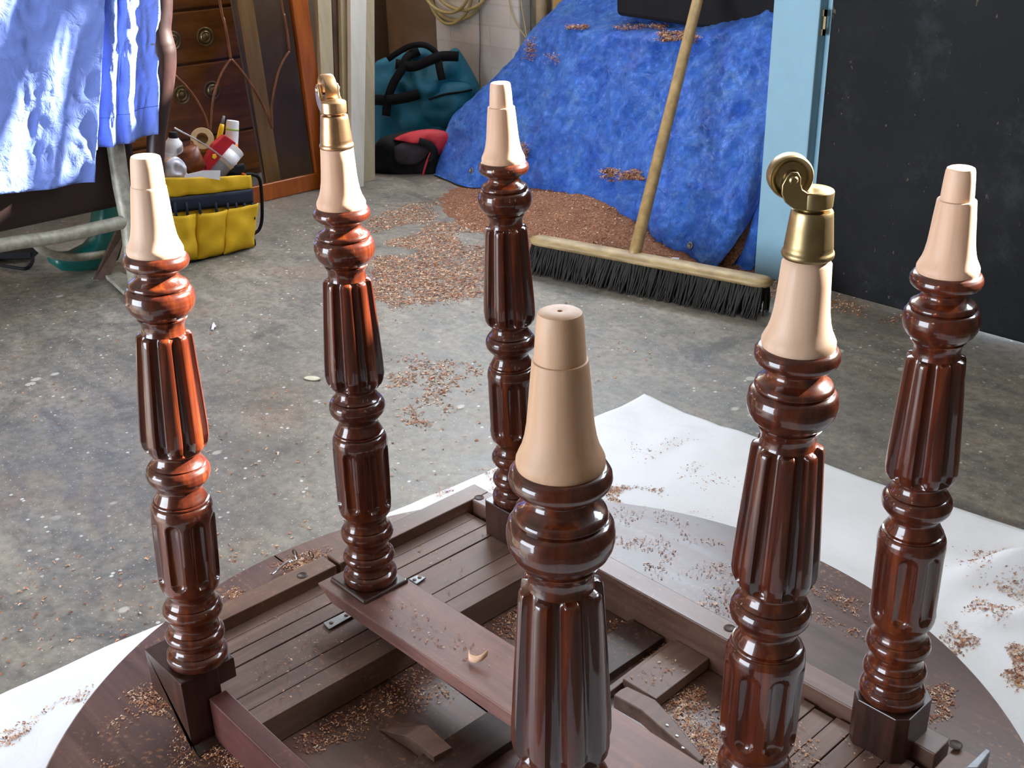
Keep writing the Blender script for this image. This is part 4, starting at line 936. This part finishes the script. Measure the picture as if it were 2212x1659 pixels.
def hide():
    m = Mat('dark_polished_wood'); g = m.noise(5, 5, .6, m.mapping((6, 6, 2)))
    m.base(m.ramp(g, [(.3, rgb(30, 16, 15)), (.7, rgb(62, 38, 34))])); m.set(Roughness=.42); m.bump(m.noise(30, 5), .2, .002); return m.m
MB().tube(pth, rr_, 24).build('curved_post', hide(), fu, smooth=True)
stn = thing('tubular_stand', 'chipped grey tubular metal stand with a splayed foot at the far left', 'stand', (-1.6, .6, 0))
def TP(x, y, X=XS): return at_x(x, y, X)
MB().tube(catmull([TP(-120, 562), TP(0, 530), TP(120, 512), TP(230, 488), TP(272, 478)], 4), .0165, 16).build('stretcher_tube', 'tube', stn, smooth=True)
lt0 = TP(285, 480); MB().tube([at_x(242, 262, -1.645), at_x(249, 310, -1.642), at_x(262, 400, -1.628), at_x(278, 480, XS), at_x(288, 560, XS), at_x(300, 640, XS+.03)], [.021]*6, 16).build('leg_tube', 'tube', stn, smooth=True)
MB().tube(catmull([at_x(70, 520, -1.72), at_x(100, 545, -1.72), at_x(160, 556, -1.75), at_x(230, 548, -1.80)], 5), .0105, 12).build('rear_tube', 'tube', stn, smooth=True)
q = [at_x(258, 488, XS-.02), at_x(276, 492, XS-.02), at_z(236, 604, .002), at_z(205, 604, .002)]
MB().prism(q, (-.004, -.004, 0)).build('flat_brace', simple('rusty_flat_bar', rgb(86, 66, 58), .5, .4, .3), stn, bevel=.001)
q = [at_z(228, 602, .004), at_z(256, 592, .004), at_z(340, 640, .004), at_z(300, 668, .004)]
MB().prism(q, (0, 0, .012)).build('foot_plate', 'tube', stn, bevel=.002)
# green boot under the stand
gb = [at_x(x, y, -1.80) for x, y in ((118, 556), (124, 576), (140, 588), (180, 590), (225, 586), (262, 566), (272, 520), (272, 470), (270, 430), (222, 430), (217, 478), (214, 520), (200, 536), (168, 552))]
bt_ = MB(); 
for p in gb: p.z = max(p.z, .004)
MB().prism(gb, (-.075, 0, 0)).build('rubber_boot', 'green', bevel=.02).select_set(False)
ob = bpy.data.objects['rubber_boot']; tag(ob, 'green rubber boot standing on the floor beneath the tubular stand', 'boot')
for p in ob.data.polygons: p.use_smooth = True
# dark cable lying left of the boot
cbp = catmull([at_z(x, y, .008) for x, y in ((-30, 560), (0, 572), (30, 578), (55, 580), (68, 570), (70, 555), (60, 548))], 6)
tag(MB().tube(cbp, .005, 8).build('dark_cable', 'black', smooth=True), 'dark cable curled on the floor at the far left edge', 'cable')
tag(MB().prism([at_z(x, y, .006) for x, y in ((-40, 552), (0, 546), (84, 548), (70, 560), (0, 562), (-40, 566))], (0, 0, .02)).build('flat_tool', 'black', bevel=.003), 'flat dark tool lying on the floor left of the green boot', 'tool')

# ---- the blue cloth
def cloth_flap(bots, tops, x, seed, fold, nu=90, nv=70, ztop=.802, back=.40, phase=0, hem=True):
    B = catmull([at_x(a_, b_, x) for a_, b_ in bots], nu//(len(bots)-1)); T = catmull([at_x(a_, b_, x) for a_, b_ in tops], nu//(len(tops)-1))
    n = min(len(B), len(T)); B = B[:n]; T = T[:n]; g = []
    for j in range(nv+1):
        v = j/nv; row = []
        for i in range(n):
            u = i/(n-1); p = B[i]+(T[i]-B[i])*v; p = p.copy()
            if v == 1: p.z = ztop
            amp = fold*(1-.45*v)
            f = amp*math.sin(2*PI*(3.1*u+.25*v*math.sin(3*u))+phase)+amp*.8*nz((u*5, v*1.6, seed), 1.3, seed)+.0050*(1-2*abs(nz((u*9+v*5, v*8-u*4, seed), 1, seed)))+.0020*nz((u*30, v*26, 1), 1, seed)
            row.append(Vector((p.x+f+.004, p.y, p.z)))
        g.append(row)
    # over the top and down the back
    for t in (.03, .15, .35, 1):
        row = []
        for i, q in enumerate(g[nv]):
            row.append(Vector((q.x-t*back if t > .1 else q.x-.02, q.y, ztop+.006)))
        g.append(row)
    return g
g1 = cloth_flap([(-260, 452), (-130, 435), (0, 418), (70, 412), (130, 402), (200, 392)], [(-200, -95), (-90, -105), (20, -118), (90, -126), (160, -134), (232, -142)], -1.588, 3, .007)
bc_ = thing('blue_cloth', 'rumpled blue cotton cloth hanging over the dark furniture at the far left', 'cloth', (-1.6, .45, .30))
MB().grid(g1).build('front_drape', 'cloth', bc_, smooth=True, solid=.0012)
g2 = cloth_flap([(196, 322), (235, 316), (275, 307), (333, 287)], [(200, -150), (250, -156), (285, -160), (345, -166)], -1.605, 5, .0135, phase=1.2)
fd = MB().grid(g2).build('side_drape', 'cloth', bc_, smooth=True, solid=.0012)
hm_ = []
for dz in (.030, .0345): 
    hm_.append([Vector((q.x+.0015, q.y, q.z)) for q in g2[int(70*.145) if dz == .030 else int(70*.155)]])
MB().grid(hm_).build('hem_stitching', simple('dark_blue_thread', rgb(40, 52, 112), .8), fd, smooth=True, solid=.0008)

# two rough poles leaning outside the gap above the back wall; they streak the sunlight on the cloth
for (a_, b_, r_) in (((200, 40), (122, 300), .022), ((96, -10), (-30, 215), .045)):
    P_ = [at_x(*a_, -1.585), at_x(*b_, -1.585)]; Q_ = [p+SUN*((2.62-p.y)/SUN.y) for p in P_]
    dd = (Q_[0]-Q_[1]).normalized(); lo = Q_[1]-dd*(Q_[1].z/dd.z); hi = Q_[0]+dd*((2.45-Q_[0].z)/dd.z)
    tag(MB().tube([lo, hi], r_, 12).build('leaning_pole', 'batten', smooth=True), ('thin' if r_ < .03 else 'thick')+' rough pole leaning against the outside of the back wall', 'pole')
